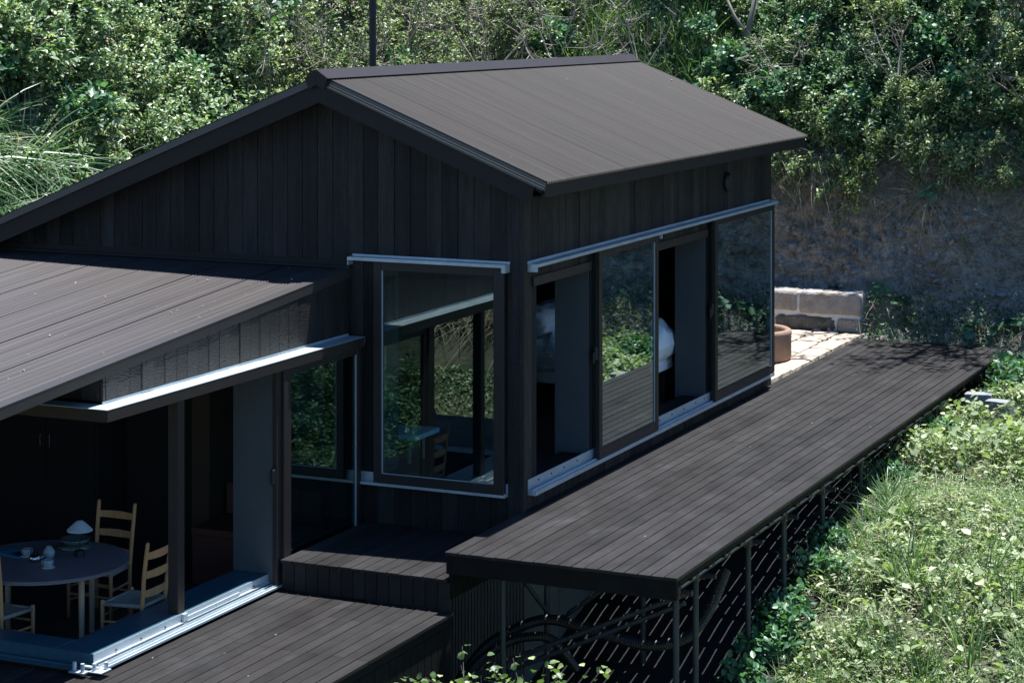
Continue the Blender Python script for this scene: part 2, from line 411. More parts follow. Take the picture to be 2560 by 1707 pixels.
# ================================================================= the house
HX0 = -7.0; HY1 = 7.46; RX = -1.97; RZ = 3.97; SL = 0.40
def roof_z(x): return RZ - SL * abs(x - RX)
house = thing('timber_house', 'black charred timber house with a gabled brown metal roof and a low wing', 'house')

def wall_boards(parent, mat, axis, breaks, zfun_lo, zfun_hi, holes, face, thick, gap=0.0022):
    """Upright boards with open joints; breaks along the wall, holes = (a0, a1, z0, z1)."""
    edges = sorted(set([round(b, 4) for b in breaks]))
    for h in holes:
        for e in h[:2]:
            near = min(edges, key=lambda q: abs(q - e))
            if abs(near - e) < 0.05 and near not in (edges[0], edges[-1]): edges.remove(near)
            edges.append(round(e, 4))
    edges = sorted(set(edges))
    for a0, a1 in zip(edges[:-1], edges[1:]):
        mid = (a0 + a1) / 2
        spans = [(None, None)]
        for (h0, h1, z0, z1) in holes:
            if h0 - 1e-4 <= mid <= h1 + 1e-4:
                new = []
                for (lo, hi) in spans:
                    new += [(lo, z0), (z1, hi)]
                spans = new
        for lo, hi in spans:
            l0 = zfun_lo(a0) if lo is None else lo; l1 = zfun_lo(a1) if lo is None else lo
            h0 = zfun_hi(a0) if hi is None else hi; h1 = zfun_hi(a1) if hi is None else hi
            if min(h0 - l0, h1 - l1) < 0.02: continue
            d = rng.uniform(-0.0035, 0.0035)
            b = MB(); c = 0.0025
            f0, f1 = face, face + thick + (d if thick > 0 else -d)
            q0, q1 = a0 + gap / 2 + rng.uniform(0, .0015), a1 - gap / 2 - rng.uniform(0, .0015)
            # chamfered front edges
            lo_poly = [(q0, f0), (q1, f0), (q1, f1 - math.copysign(c, thick)), (q1 - c, f1), (q0 + c, f1), (q0, f1 - math.copysign(c, thick))]
            V = []
            for zsel in (0, 1):
                for (a, f) in lo_poly:
                    t = (a - a0) / (a1 - a0)
                    z = (l0 + (l1 - l0) * t) if zsel == 0 else (h0 + (h1 - h0) * t)
                    V.append((a, f, z) if axis == 'x' else (f, a, z))
            n = 6; F = [tuple(range(n)), tuple(range(2 * n - 1, n - 1, -1))] + [(i, (i + 1) % n, n + (i + 1) % n, n + i) for i in range(n)]
            b.add(V, F); obj('board', b, mat, parent)

# --- gable wall: core with the window opening, charred boards in front
GW = (-1.51, -0.17, 0.16, 2.23)
core = MB()
T = lambda x: roof_z(x) - 0.16
core.prism([(HX0, -2.6), (GW[0], -2.6), (GW[0], T(GW[0])), (RX, T(RX)), (HX0, T(HX0))], 'y', 0.03, 0.36)
core.prism([(GW[0], -2.6), (GW[1], -2.6), (GW[1], GW[2]), (GW[0], GW[2])], 'y', 0.03, 0.36)
core.prism([(GW[0], GW[3]), (GW[1], GW[3]), (GW[1], T(GW[1])), (GW[0], T(GW[0]))], 'y', 0.03, 0.36)
core.prism([(GW[1], -2.6), (-0.03, -2.6), (-0.03, T(-0.03)), (GW[1], T(GW[1]))], 'y', 0.03, 0.36)
gw = obj('gable_wall', core, M['dark'], house)
br = [-0.004 - 0.166 * k for k in range(0, 43)]
wall_boards(gw, M['char'], 'x', br, lambda x: -0.26 if x > -1.82 else 2.02, lambda x: roof_z(x) - 0.17, [GW], 0.028, -0.026)
# --- long wall towards the deck
core = MB()
O1 = (0.19, 1.60, 0.19, 2.12); O2 = (3.30, 5.05, 0.19, 2.12)
zt = roof_z(0) - 0.14
for (y0, y1, z0, z1) in [(0.36, O1[1], -2.6, O1[2]), (0.36, O1[1], O1[3], zt), (O1[1], O2[0], -2.6, zt), (O2[0], O2[1], -2.6, O2[2]),
                         (O2[0], O2[1], O2[3], zt), (O2[1], HY1 - 0.03, -2.6, zt)]:
    core.box(-0.36, -0.03, y0, y1, z0, z1)
sw = obj('side_wall', core, M['dark'], house)
br = [0.0 + 0.166 * k for k in range(0, 45)] + [HY1]
wall_boards(sw, M['charx'], 'y', br, lambda y: -0.02, lambda y: roof_z(0) - 0.15, [O1, O2], -0.028, 0.028)
cp = MB(); cp.cbox(-0.032, 0.012, -0.012, 0.03, -0.26, roof_z(0) - 0.16, 0.004)
obj('corner_post', cp, M['charx'], house)
e = MB(); e.box(-5.0, -0.03, HY1 - 0.3, HY1, -1.2, roof_z(-5.0) - 0.2); e.prism([(-5.0, roof_z(-5.0) - 0.2), (-0.03, roof_z(-5.0) - 0.2), (-0.03, T(-0.03)), (RX, T(RX)), (-5, T(-5))], 'y', HY1 - 0.3, HY1 - 0.002)
obj('end_wall', e, M['charx'], house)
f = MB(); f.box(-6.9, -0.36, 0.36, HY1 - 0.3, 0.0, 0.12); obj('floor', f, M['darkfloor'], house)
f = MB(); f.box(-4.1, -1.1, 2.2, 2.3, 0.12, 2.9); obj('partition_wall', f, M['dark'], house)  # added wall, hides the bed so the gable window looks dark
f = MB(); f.box(-4.2, -4.1, 0.36, HY1 - 0.3, 0.12, 2.9); obj('partition_wall', f, M['dark'], house)
# pale reveals beside the openings
for (y1, x0, x1, z0, z1) in [(1.602, -0.37, -0.012, 0.2, 2.115), (5.052, -0.37, -0.012, 0.2, 2.115)]:
    r = MB(); r.box(x0, x1, y1 - 0.016, y1 - 0.003, z0, z1); obj('reveal_panel', r, M['reveal'], house)
r = MB(); r.box(GW[0] + 0.003, GW[0] + 0.016, 0.045, 0.40, 0.2, 2.2); obj('reveal_panel', r, M['reveal'], house)
# dark head boards in the openings, under the lintels
for o_ in (O1, O2):
    r = MB(); r.box(-0.1, 0.02, o_[0], o_[1], 2.04, 2.125); obj('opening_head', r, M['frame'], house)
    r = MB(); r.box(-0.30, -0.028, o_[0], o_[1], 0.19, 0.235); obj('threshold', r, M['joist'], house)

# --- roof: deck slabs, corrugated sheets, ridge cap, verge and eave trims
YA, YB = -0.33, 7.80; XE = 0.35; XW = -7.6
slab = MB()
for (xa, xb) in ((RX, XE - 0.03), (XW, RX)):
    slab.prism([(xa, roof_z(xa) - 0.02), (xb, roof_z(xb) - 0.02), (xb, roof_z(xb) - 0.12), (xa, roof_z(xa) - 0.12)], 'y', YA + 0.05, YB - 0.04)
roof = obj('roof', slab, M['trim'], house)
def corr_sheet(xa, xb, zf, y0, width, pitch=0.05, amp=0.013):
    """A sheet whose waves run down the slope x, side by side along y."""
    m = MB(); n = int(round(width / pitch)) * 6
    for i in range(n + 1):
        y = y0 + width * i / n; dz = amp * math.cos(2 * math.pi * i / 6)
        m.v += [(xa, y, zf(xa) + dz), (xb, y, zf(xb) + dz)]
    for i in range(n): m.f.append((2 * i, 2 * i + 1, 2 * i + 3, 2 * i + 2))
    return m
k = 0; y = YA + 0.035
while y < YB - 0.05:
    wd = min(0.65, YB - 0.01 - y)
    off = 0.0015 + 0.0006 * (k % 2)
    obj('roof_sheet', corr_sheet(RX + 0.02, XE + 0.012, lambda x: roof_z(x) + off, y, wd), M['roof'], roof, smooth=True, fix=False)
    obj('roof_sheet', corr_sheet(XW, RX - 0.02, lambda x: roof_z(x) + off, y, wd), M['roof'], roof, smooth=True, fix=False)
    y += 0.65; k += 1
rc = MB()
rc.prism([(RX - 0.125, RZ - 0.02), (RX, RZ + 0.065), (RX + 0.125, RZ - 0.02), (RX + 0.118, RZ - 0.03), (RX, RZ + 0.05), (RX - 0.118, RZ - 0.03)], 'y', YA - 0.02, YB + 0.01)
cap = obj('ridge_cap', rc, M['cap'], house)
for s_ in (-1, 1):
    ec = MB(); ec.prism([(RX, RZ + 0.063), (RX + s_ * 0.122, RZ - 0.018), (RX + s_ * 0.082, RZ - 0.125), (RX + s_ * 0.002, RZ - 0.085)], 'y', YA - 0.034, YA - 0.022)
    obj('end_plate', ec, M['cap'], cap)
for s_, xb in ((1, XE), (-1, XW)):
    a = RX + s_ * 0.06
    vt = MB()
    for q in range(4):                                   # stepped verge trim
        zz = -0.022 * q; o_ = 0.019 * (3 - q)
        vt.prism([(a, roof_z(a) + 0.014 + zz), (xb, roof_z(xb) + 0.014 + zz), (xb - s_ * 0.006 * q, roof_z(xb) - 0.004 + zz), (a, roof_z(a) - 0.004 + zz)], 'y', YA - 0.008 + o_ * 0.9, YA + 0.05)
        vt.prism([(a, roof_z(a) - 0.004 + zz), (xb - .01, roof_z(xb - .01 * s_) - 0.004 + zz), (xb - .01, roof_z(xb) - 0.008 + zz), (a, roof_z(a) - 0.008 + zz)], 'y', YA + 0.016 + o_ * 0.9, YA + 0.05)
    obj('verge_trim', vt, M['verge'], roof)
    bb = MB(); xe = xb - 0.10 if s_ > 0 else xb
    bb.prism([(RX, roof_z(RX) - 0.07), (xe, roof_z(xe) - 0.07), (xe - 0.06 * s_, roof_z(xe - 0.06 * s_) - 0.25), (RX, roof_z(RX) - 0.25)], 'y', YA + 0.018, YA + 0.05)
    obj('barge_board', bb, M['trim'], roof)
fa = MB(); fa.box(XE - 0.045, XE - 0.012, YA + 0.05, YB - 0.03, roof_z(XE) - 0.135, roof_z(XE) - 0.012)
obj('fascia', fa, M['trim'], roof)
so = MB(); so.box(0.03, XE - 0.045, YA + 0.085, YB - 0.05, roof_z(XE) - 0.135, roof_z(XE) - 0.12); obj('soffit', so, M['joist'], roof)
# flue behind the ridge, round vent on the side wall
fl = MB(); fl.tube([(-2.60, 1.95, 3.6), (-2.60, 1.95, 6.4)], 0.037, 16); fl.tube([(-2.60, 1.95, 4.6), (-2.60, 1.95, 4.66)], 0.042, 16)
fl.tube([(-2.60, 1.95, 6.4), (-2.60, 1.95, 6.46)], [0.09, 0.09], 16)
obj('flue_pipe', fl, M['flue'], house, smooth=False)
ve = MB()
VP = [(0.0, 0.112), (0.03, 0.112), (0.055, 0.095), (0.062, 0.0)]
ve.lathe([(r_, z_) for z_, r_ in VP], 20)
obj('vent_cap', ve, M['black'], house, loc=(0.0, 5.75, 2.61), rot=(0, R(90), 0))

# --- galvanised lintels
def lintel_y(parent, x0, x1, y0, y1, z, tabs, lip=0.03):
    m = MB(); m.box(x0, x1, y0, y1, z - 0.004, z); m.box(x1 - 0.004, x1, y0, y1, z - lip, z - 0.004); m.box(x0, x0 + 0.004, y0, y1, z, z + 0.02)
    o = obj('lintel_flashing', m, M['galv'], parent)
    for (ya, yb, wide) in tabs:
        t = MB(); t.box(x0 + 0.004 if wide else x1 - 0.03, x1 - 0.005, ya, yb, z - 0.075, z - 0.005); obj('tab', t, M['galv'], o)
    return o
lintel_y(house, 0.004, 0.115, 0.07, 7.37, 2.262, [(0.07, 0.076, True), (3.315, 3.345, False), (7.36, 7.366, True)])
m = MB(); m.box(-1.775, -0.135, -0.115, -0.002, 2.258, 2.262); m.box(-1.775, -0.135, -0.115, -0.111, 2.232, 2.258); m.box(-1.775, -0.135, -0.006, -0.002, 2.262, 2.28)
lg = obj('lintel_flashing', m, M['galv'], house)
for xa in (-1.775, -0.141):
    t = MB(); t.box(xa, xa + 0.006, -0.111, -0.006, 2.185, 2.258); obj('tab', t, M['galv'], lg)
t = MB(); t.box(-0.175, -0.141, -0.111, -0.107, 2.185, 2.232); obj('tab', t, M['galv'], lg)

# --- sill tracks on the long wall and under the gable window
m = MB(); m.box(0.002, 0.008, 0.085, 7.33, 0.175, 0.275); m.box(0.002, 0.085, 0.085, 7.33, 0.165, 0.172); m.box(0.079, 0.085, 0.085, 7.33, 0.135, 0.165)
m.box(0.045, 0.051, 0.10, 7.32, 0.172, 0.19); m.box(0.002, 0.079, 0.085, 0.09, 0.135, 0.165)
st = obj('sill_track', m, M['galv'], house)
bolt_me = mesh_of('bolt', MB().lathe([(0.009, 0), (0.009, 0.006), (0.004, 0.009)], 8), M['clamp'])
for yb in [0.32, 0.62, 0.92, 1.25, 3.52, 3.9, 4.28, 4.66, 4.95]:
    link('bolt', bolt_me, st, (0.008, yb, 0.235), (0, R(90), 0))
m = MB(); m.box(-1.72, -0.155, -0.085, -0.002, 0.125, 0.13); m.box(-1.72, -0.155, -0.085, -0.08, 0.13, 0.15); m.box(-1.72, -1.50, -0.008, -0.002, 0.13, 0.23); m.box(-0.195, -0.155, -0.008, -0.002, 0.13, 0.24); m.box(-0.165, -0.155, -0.08, -0.008, 0.13, 0.16)
obj('sill_track', m, M['galv'], house)

# --- sliding doors and window
def panel_y(name, x, y0, y1, z0, z1, st_w=0.085, rail=0.10, top=0.075, t=0.045, handle=None):
    p = link(name, None, house)
    for (a, b) in ((y0, y0 + st_w), (y1 - st_w, y1)):
        s_ = MB(); s_.cbox(x - t / 2, x + t / 2, a, b, z0, z1, 0.004); obj('stile', s_, M['frame'], p)
    for (a, b) in ((z0, z0 + rail), (z1 - top, z1)):
        s_ = MB(); s_.cbox(x - t / 2 + 0.002, x + t / 2 - 0.002, y0 + st_w, y1 - st_w, a, b, 0.004); obj('rail', s_, M['frame'], p)
    gl = MB(); gl.box(x - 0.004, x + 0.004, y0 + st_w - 0.012, y1 - st_w + 0.012, z0 + rail - 0.012, z1 - top + 0.012)
    obj('glass_pane', gl, M['glass'], p)
    sp = MB(); sp.box(x + 0.006, x + 0.014, y1 - st_w - 0.016, y1 - st_w - 0.003, z0 + rail, z1 - top); obj('glazing_bead', sp, M['spacer'], p)
    if handle:
        h = MB(); h.cbox(x - 0.03, x + 0.01, y0 - 0.05, y0 - 0.002, handle - 0.07, handle + 0.07, 0.01); h.cbox(x - 0.028, x - 0.004, y0 - 0.075, y0 - 0.05, handle - 0.10, handle + 0.02, 0.01)
        obj('handle', h, M['black'], p)
    return p
panel_y('sliding_door', 0.062, 1.64, 3.30, 0.178, 2.235, handle=1.22)
panel_y('sliding_door', 0.062, 5.12, 7.33, 0.178, 2.235, handle=1.22)
# gable window
p = link('window', None, house)
yw = -0.055; t = 0.05; x0, x1, z0, z1 = -1.515, -0.165, 0.152, 2.232
for (a, b) in ((x0, x0 + 0.085), (x1 - 0.105, x1)):
    s_ = MB(); s_.cbox(a, b, yw - t / 2, yw + t / 2, z0, z1, 0.004); obj('stile', s_, M['frame'], p)
for (a, b) in ((z0, z0 + 0.085), (z1 - 0.085, z1)):
    s_ = MB(); s_.cbox(x0 + 0.085, x1 - 0.105, yw - t / 2 + 0.002, yw + t / 2 - 0.002, a, b, 0.004); obj('rail', s_, M['frame'], p)
gl = MB(); gl.box(x0 + 0.075, x1 - 0.095, yw - 0.004, yw + 0.004, z0 + 0.075, z1 - 0.075); obj('glass_pane', gl, M['glass'], p)
sp = MB(); sp.box(x0 + 0.086, x0 + 0.095, yw - 0.016, yw - 0.006, z0 + 0.086, z1 - 0.086); sp.box(x0 + 0.096, x1 - 0.106, yw - 0.016, yw - 0.008, z0 + 0.086, z0 + 0.093)
obj('glazing_bead', sp, M['spacer'], p)

# --- corrugated skirt below the house (gable side and deck side)
sk = MB(); 
def corr_vert(mb, axis, a0, a1, face, z0, z1, sgn, pitch=0.032, amp=0.007):
    n = int((a1 - a0) / pitch) * 4; o = len(mb.v)
    for i in range(n + 1):
        a = a0 + (a1 - a0) * i / n; d = face + sgn * amp * math.cos(math.pi * i / 2)
        for z in (z0, z1): mb.v.append((a, d, z) if axis == 'x' else (d, a, z))
    for i in range(n): mb.f.append((o + 2 * i, o + 2 * i + 2, o + 2 * i + 3, o + 2 * i + 1))
skp = link('foundation_skirt', None, house)
for (a0, a1) in ((-1.64, -0.82), (-0.82, 0.0)):
    sk = MB(); corr_vert(sk, 'x', a0, a1, 0.012, -2.3, -0.27, -1); obj('skirt_sheet', sk, M['skirt'], skp, fix=False)
for k in range(9):
    sk = MB(); corr_vert(sk, 'y', 0.82 * k + 0.02, min(0.82 * k + 0.83, HY1), -0.012, -2.3, -0.045, 1); obj('skirt_sheet', sk, M['skirt'], skp, fix=False)

# ================================================================= the low wing
WX = -1.80; WY = -4.03; WR = 0.0843; WZ = 2.13
def wroof(y): return WZ + WR * y
wing = link('wing_wall', mesh_of('wing_wall', MB().prism([(-0.001, 1.55), (-0.001, wroof(0) - 0.05), (WY + 0.02, wroof(WY) - 0.06), (WY + 0.02, 1.52)], 'x', WX - 0.12, WX - 0.03), M['dark']), house)
wall_boards(wing, M['charw'], 'y', [-0.008 - 0.166 * k for k in range(0, 25)] + [WY], lambda y: 1.535, lambda y: wroof(y) - 0.05, [], WX - 0.022, 0.028)
fw = link('wing_front_wall', mesh_of('wing_front_wall', MB().box(-6.9, WX - 0.03, WY + 0.02, WY + 0.10, 1.53, 1.74), M['dark']), house)
wall_boards(fw, M['char'], 'x', [WX - 0.032 - 0.166 * k for k in range(0, 31)], lambda x: 1.535, lambda x: 1.745, [], WY + 0.018, -0.022)
WYE = -6.2
wr = MB(); wr.prism([(0.0, wroof(0) - 0.012), (WYE, wroof(WYE) - 0.012), (WYE, wroof(WYE) - 0.05), (0.0, wroof(0) - 0.05)], 'x', HX0, WX - 0.004)
wroof_o = obj('wing_roof', wr, M['trim'], house)
xw = HX0; k = 0
while xw < WX - 0.05:
    w_ = min(0.64, WX - 0.085 - xw)
    if w_ < 0.1: break
    sh = MB(); n = int(round(w_ / 0.032)) * 6; off = 0.002 + 0.001 * (k % 2)
    for i in range(n + 1):
        x = xw + (w_ + 0.012) * i / n; dz = 0.0085 * math.cos(2 * math.pi * i / 6) + off + 0.0008 * math.sin(i * 1.7 + k)
        sh.v += [(x, -0.005, wroof(-0.005) + dz), (x, WYE - 0.03, wroof(WYE - 0.03) + dz)]
    for i in range(n): sh.f.append((2 * i, 2 * i + 1, 2 * i + 3, 2 * i + 2))
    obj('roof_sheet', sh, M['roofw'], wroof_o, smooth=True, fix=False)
    xw += 0.64; k += 1
# folded verge: a flat top strip and an upright face, in three lengths
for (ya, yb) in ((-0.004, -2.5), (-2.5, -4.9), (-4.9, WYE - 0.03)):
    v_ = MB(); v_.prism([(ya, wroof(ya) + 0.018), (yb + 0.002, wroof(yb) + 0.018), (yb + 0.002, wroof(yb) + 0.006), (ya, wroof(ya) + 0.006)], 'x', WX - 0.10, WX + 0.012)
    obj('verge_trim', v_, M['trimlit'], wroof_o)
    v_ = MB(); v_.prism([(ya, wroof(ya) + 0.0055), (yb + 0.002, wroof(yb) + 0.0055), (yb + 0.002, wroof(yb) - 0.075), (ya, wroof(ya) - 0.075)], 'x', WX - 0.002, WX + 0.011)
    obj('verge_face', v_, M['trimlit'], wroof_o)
v_ = MB(); v_.box(HX0, WX + 0.02, -0.05, -0.001, wroof(0) + 0.012, wroof(0) + 0.035); v_.box(HX0, WX + 0.02, -0.012, -0.0005, wroof(0) + 0.035, wroof(0) + 0.09)
obj('wall_flashing', v_, M['trim'], wroof_o)
# wing lintel, long strip in the sun and its return along the front
m = MB(); m.box(WX - 0.005, -1.62, WY - 0.19, -0.045, 1.506, 1.51); m.box(WX - 0.005, WX + 0.001, WY, -0.045, 1.51, 1.53); m.box(-6.9, WX - 0.006, WY - 0.19, WY + 0.0, 1.506, 1.51)
lw = obj('lintel_flashing', m, M['galv'], house)
t_ = MB(); t_.box(-1.655, -1.621, -0.05, -0.045, 1.44, 1.505); obj('tab', t_, M['galv'], lw)
m = MB(); m.box(-1.70, -1.621, WY - 0.188, -0.051, 1.415, 1.503); obj('lintel_beam', m, M['frame'], house)
m = MB(); m.box(-6.9, -1.702, WY - 0.188, WY - 0.105, 1.415, 1.503); obj('lintel_beam', m, M['frame'], house)
m = MB(); m.box(-6.9, -1.702, WY - 0.10, -0.05, 1.39, 1.50); obj('wing_ceiling', m, M['dark'], house)
# sills, tracks
SX = -1.755; SYc = -4.22
m = MB(); m.cbox(-2.10, SX, SYc, -1.60, -0.47, -0.375, 0.004); si = obj('window_sill', m, M['sill'], house)
m = MB(); m.cbox(-6.9, -2.104, SYc, SYc + 0.26, -0.47, -0.375, 0.004); obj('window_sill', m, M['sill'], house)
m = MB(); m.box(SX + 0.001, SX + 0.006, SYc, -1.60, -0.475, -0.379); m.box(SX + 0.001, SX + 0.125, SYc - 0.03, -1.42, -0.484, -0.477); m.box(SX + 0.12, SX + 0.125, SYc - 0.03, -1.42, -0.477, -0.467)
m.box(SX + 0.045, SX + 0.05, SYc, -1.42, -0.477, -0.457); m.box(SX + 0.085, SX + 0.09, SYc, -1.42, -0.477, -0.462); m.box(SX + 0.006, SX + 0.03, SYc, -1.60, -0.45, -0.445)
tr = obj('sill_track', m, M['galv'], house)
for yb in np.linspace(SYc + 0.3, -1.85, 7):
    link('bolt', bolt_me, tr, (SX + 0.006, yb, -0.425), (0, R(90), 0))
c_ = MB(); c_.cbox(SX + 0.007, SX + 0.03, -2.99, -2.93, -0.465, -0.38, 0.003); c_.box(SX + 0.007, SX + 0.02, -2.93, -2.1, -0.44, -0.415); obj('track_stop', c_, M['galv'], tr)
m = MB(); m.box(-6.9, SX - 0.001, SYc - 0.006, SYc - 0.001, -0.475, -0.379); m.box(-6.9, SX - 0.001, SYc - 0.12, SYc - 0.006, -0.484, -0.477); m.box(-6.9, SX - 0.001, SYc - 0.06, SYc - 0.054, -0.477, -0.46)
obj('sill_track', m, M['sill'], house)  # front track takes the shade toned sill colour
# corner roller bracket with upright pins
bk = MB(); bk.box(-1.84, -1.70, SYc - 0.20, SYc - 0.125, -0.478, -0.468); bk.box(-1.68, -1.56, SYc - 0.17, SYc - 0.035, -0.4655, -0.458); bk.box(-1.78, -1.64, SYc - 0.10, SYc - 0.065, -0.456, -0.446)
bko = obj('corner_bracket', bk, M['galv'], house)
pin = mesh_of('pin', MB().tube([(0, 0, 0), (0, 0, 0.062)], 0.016, 12), M['galv'], False)
for (px, py) in ((-1.82, SYc - 0.15), (-1.73, SYc - 0.17), (-1.65, SYc - 0.13), (-1.59, SYc - 0.06)): link('pin', pin, bko, (px, py, -0.466))
# post, reveal, glazed door at the wing's inner end
m = MB(); m.cbox(-1.855, -1.757, -3.03, -2.93, -0.374, 1.389, 0.004); obj('corner_post', m, M['frame'], house)
r = MB(); r.box(-2.11, -1.705, -1.60, -1.585, -0.5, 1.388); obj('reveal_panel', r, M['reveal'], house)
m = MB(); m.box(-2.11, -1.71, -1.584, -1.44, -0.5, 1.388); obj('wing_pier', m, M['dark'], house)
for (a, b, xo) in ((-1.615, -1.54, -1.675), (-1.53, -1.45, -1.65)):
    m = MB(); m.cbox(xo - 0.02, xo + 0.02, a, b, -0.47, 1.41, 0.003); obj('door_stile', m, M['frame'], house)
panel_y('sliding_door', -1.675, -1.44, -0.06, -0.46, 1.41, st_w=0.075, rail=0.09, top=0.06, handle=None)
h = MB(); h.cbox(-1.70, -1.66, -1.66, -1.605, 0.42, 0.56, 0.01); obj('door_handle', h, M['black'], house)
# wing room shell
f = MB(); f.box(-6.9, -2.115, -3.93, -0.06, -0.9, -0.82); f.box(-2.114, -1.74, -1.43, -0.06, -0.9, -0.55); obj('wing_floor', f, M['darkfloor'], house)
f = MB(); f.box(-6.95, -1.70, -0.055, -0.002, -2.4, 1.5); obj('wing_back_wall', f, M['dark'], house)
f = MB(); f.box(-2.10, SX - 0.006, SYc + 0.005, -1.60, -2.4, -0.472); f.box(-6.9, -2.105, SYc + 0.005, -3.95, -2.4, -0.472); obj('wing_plinth', f, M['dark'], house)
f = MB(); f.box(-5.6, -5.5, -4.0, -0.06, -0.82, 1.4); obj('partition_wall', f, M['dark'], house)
f = MB(); f.box(-3.35, -3.15, -0.35, -0.06, -0.82, 1.4); obj('pilaster', f, pm('dim brown pilaster', (0.06, 0.035, 0.02), 0.6), house)
f = MB(); f.cbox(-6.9, -6.55, -2.0, -0.9, -0.82, 1.1, 0.01); obj('partition_wall', f, M['dark'], house)

# ================================================================= decks
def deck_boards(parent, x0, n, pitch, width, y0, y1, z, joints, thick=0.03, xskip=None):
    for i in range(n):
        a = x0 + i * pitch; js = [y for y in joints[i % 2] if y0 + 0.2 < y < y1 - 0.2]
        ys = [y0 + rng.uniform(-0.004, 0.004)] + js + [y1 + rng.uniform(-0.004, 0.004)]
        for p, q in zip(ys[:-1], ys[1:]):
            b = MB(); dz = rng.uniform(-0.0012, 0.0012)
            b.cbox(a, a + width, p + 0.0015, q - 0.0015, z - thick + dz, z + dz, 0.003)
            obj('deck_board', b, M['deck'], parent)
up = thing('upper_deck', 'long dark stained timber deck on steel posts beside the house', 'deck')
PT = 2.1 / 18
deck_boards(up, -0.008, 18, PT, PT - 0.009, -1.62, 11.62, 0.0, ([0.55, 3.91, 7.27, 10.63], [2.23, 5.59, 8.95]))
jo = MB(); jo.box(-0.004, 2.07, -1.60, -1.55, -0.19, -0.032); obj('front_beam', jo, M['joist'], up)
y = -1.2
while y < 11.6:
    jo = MB(); jo.box(0.03, 2.05, y, y + 0.055, -0.125, -0.031); obj('joist', jo, M['joist'], up); y += 0.42
jo = MB(); jo.box(2.045, 2.075, -1.545, 11.6, -0.075, -0.032); obj('edge_beam', jo, M['joist'], up)
jo = MB(); jo.box(-0.006, 0.025, -1.545, -0.02, -0.42, -0.032); obj('side_skirt', jo, M['joist'], up)
# steel posts with clamps, ledgers along the posts
px = [(1.90, -1.15), (1.86, -0.55), (1.90, 0.76), (1.90, 1.85), (1.90, 3.15), (1.90, 4.6), (1.90, 6.2), (1.9, 8.0), (0.32, -0.2), (0.34, -1.2), (0.9, 2.4), (0.9, 0.7)]
for i, (x, y) in enumerate(px):
    zb = lerp_tab(y, GY, GZ) - 0.2
    po = MB(); po.tube([(x, y, zb), (x, y, -0.13)], 0.027, 12); o_ = obj('post', po, M['post'], up)
    cl = MB(); cl.cbox(x - 0.035, x + 0.035, y - 0.035, y + 0.035, -0.30, -0.22, 0.008); cl.tube([(x, y - 0.075, -0.25), (x, y + 0.075, -0.25)], 0.012, 8)
    cl.tube([(x - 0.08, y + 0.01, -0.27), (x + 0.08, y + 0.01, -0.27)], 0.011, 8)
    obj('clamp', cl, M['clamp'], o_)
for x in (1.935, 1.25, 0.36):
    lp = MB(); lp.tube([(x, -1.45, -0.20), (x, 8.3, -0.20)], 0.024, 10); obj('ledger_pipe', lp, M['post'], up)
for y in (-1.08, -0.48, 0.83, 1.92, 3.22):
    lp = MB(); lp.tube([(0.15, y, -0.26), (2.02, y, -0.26)], 0.024, 10); obj('cross_pipe', lp, M['post'], up)
for pts in ([(1.88, -0.9, -0.33), (-0.15, -0.9, -1.27)], [(1.86, -0.82, -0.42), (-0.12, -0.82, -1.36)], [(0.95, -0.2, -0.5), (0.42, -0.2, -0.9)], [(0.1, -0.55, -0.3), (0.34, -0.2, -0.85)]):
    lp = MB(); lp.tube(pts, 0.022, 10); obj('brace_pipe', lp, M['post'], up)

sd = thing('step_deck', 'small dark timber landing in the corner between house and wing', 'deck')
deck_boards(sd, -1.63, 14, PT, PT - 0.009, -1.60, -0.03, -0.24, ([], []))
for i in range(14):
    b = MB(); b.cbox(-1.615 + i * PT, -1.615 + i * PT + PT - 0.006, -1.578, -1.553, -0.51, -0.272, 0.003); obj('riser_board', b, M['deck'], sd)
jo = MB(); jo.box(-1.6, 0.0, -1.55, -0.05, -0.36, -0.272); obj('frame', jo, M['joist'], sd)

ld = thing('lower_deck', 'lowest dark timber deck in the foreground along the open wing', 'deck')
deck_boards(ld, -1.635, 15, 0.1135, 0.1135 - 0.008, -6.6, -1.585, -0.512, ([-3.11], [-2.17, -4.6]))
deck_boards(ld, -1.635 - 0.1135 * 46, 46, 0.1135, 0.1135 - 0.008, -6.6, -4.30, -0.512, ([], []))
jo = MB(); jo.box(-1.6, 0.04, -6.55, -1.6, -0.62, -0.545); obj('frame', jo, M['joist'], ld)
for k in range(40):
    b = MB(); ya = -1.60 - k * 0.125; b.cbox(0.02, 0.04, ya - 0.119, ya, -2.6, -0.625, 0.003); obj('skirt_board', b, M['joist'], ld)

# ribbed hoses slung under the deck
def hose(name, pts, r, label):
    c = catmull([p[:] for p in pts], 10); L = [c[0]]
    acc = [0]
    for i in range(1, len(c)): acc.append(acc[-1] + float(np.linalg.norm(c[i] - c[i - 1])))
    n = int(acc[-1] / 0.011); P = []; rad = []
    for i in range(n + 1):
        t = acc[-1] * i / n; P.append(tuple(np.interp(t, acc, c[:, k]) for k in range(3))); rad.append(r * (1.0 if i % 2 else 0.86))
    m = MB(); m.tube(P, rad, 10); tag(obj(name, m, M['hose'], smooth=False), label, 'hose')
hose('ribbed_hose', [(-0.48, -0.35, -1.5), (-0.2, -0.35, -1.15), (0.16, -0.35, -0.93), (0.4, -0.35, -0.85), (0.67, -0.35, -0.87), (1.12, -0.35, -0.95), (1.42, -0.35, -0.96), (1.72, -0.35, -0.84), (1.9, -0.3, -0.6), (1.98, -0.1, -0.3)], 0.05, 'thick black ribbed hose sagging between the posts under the long deck')
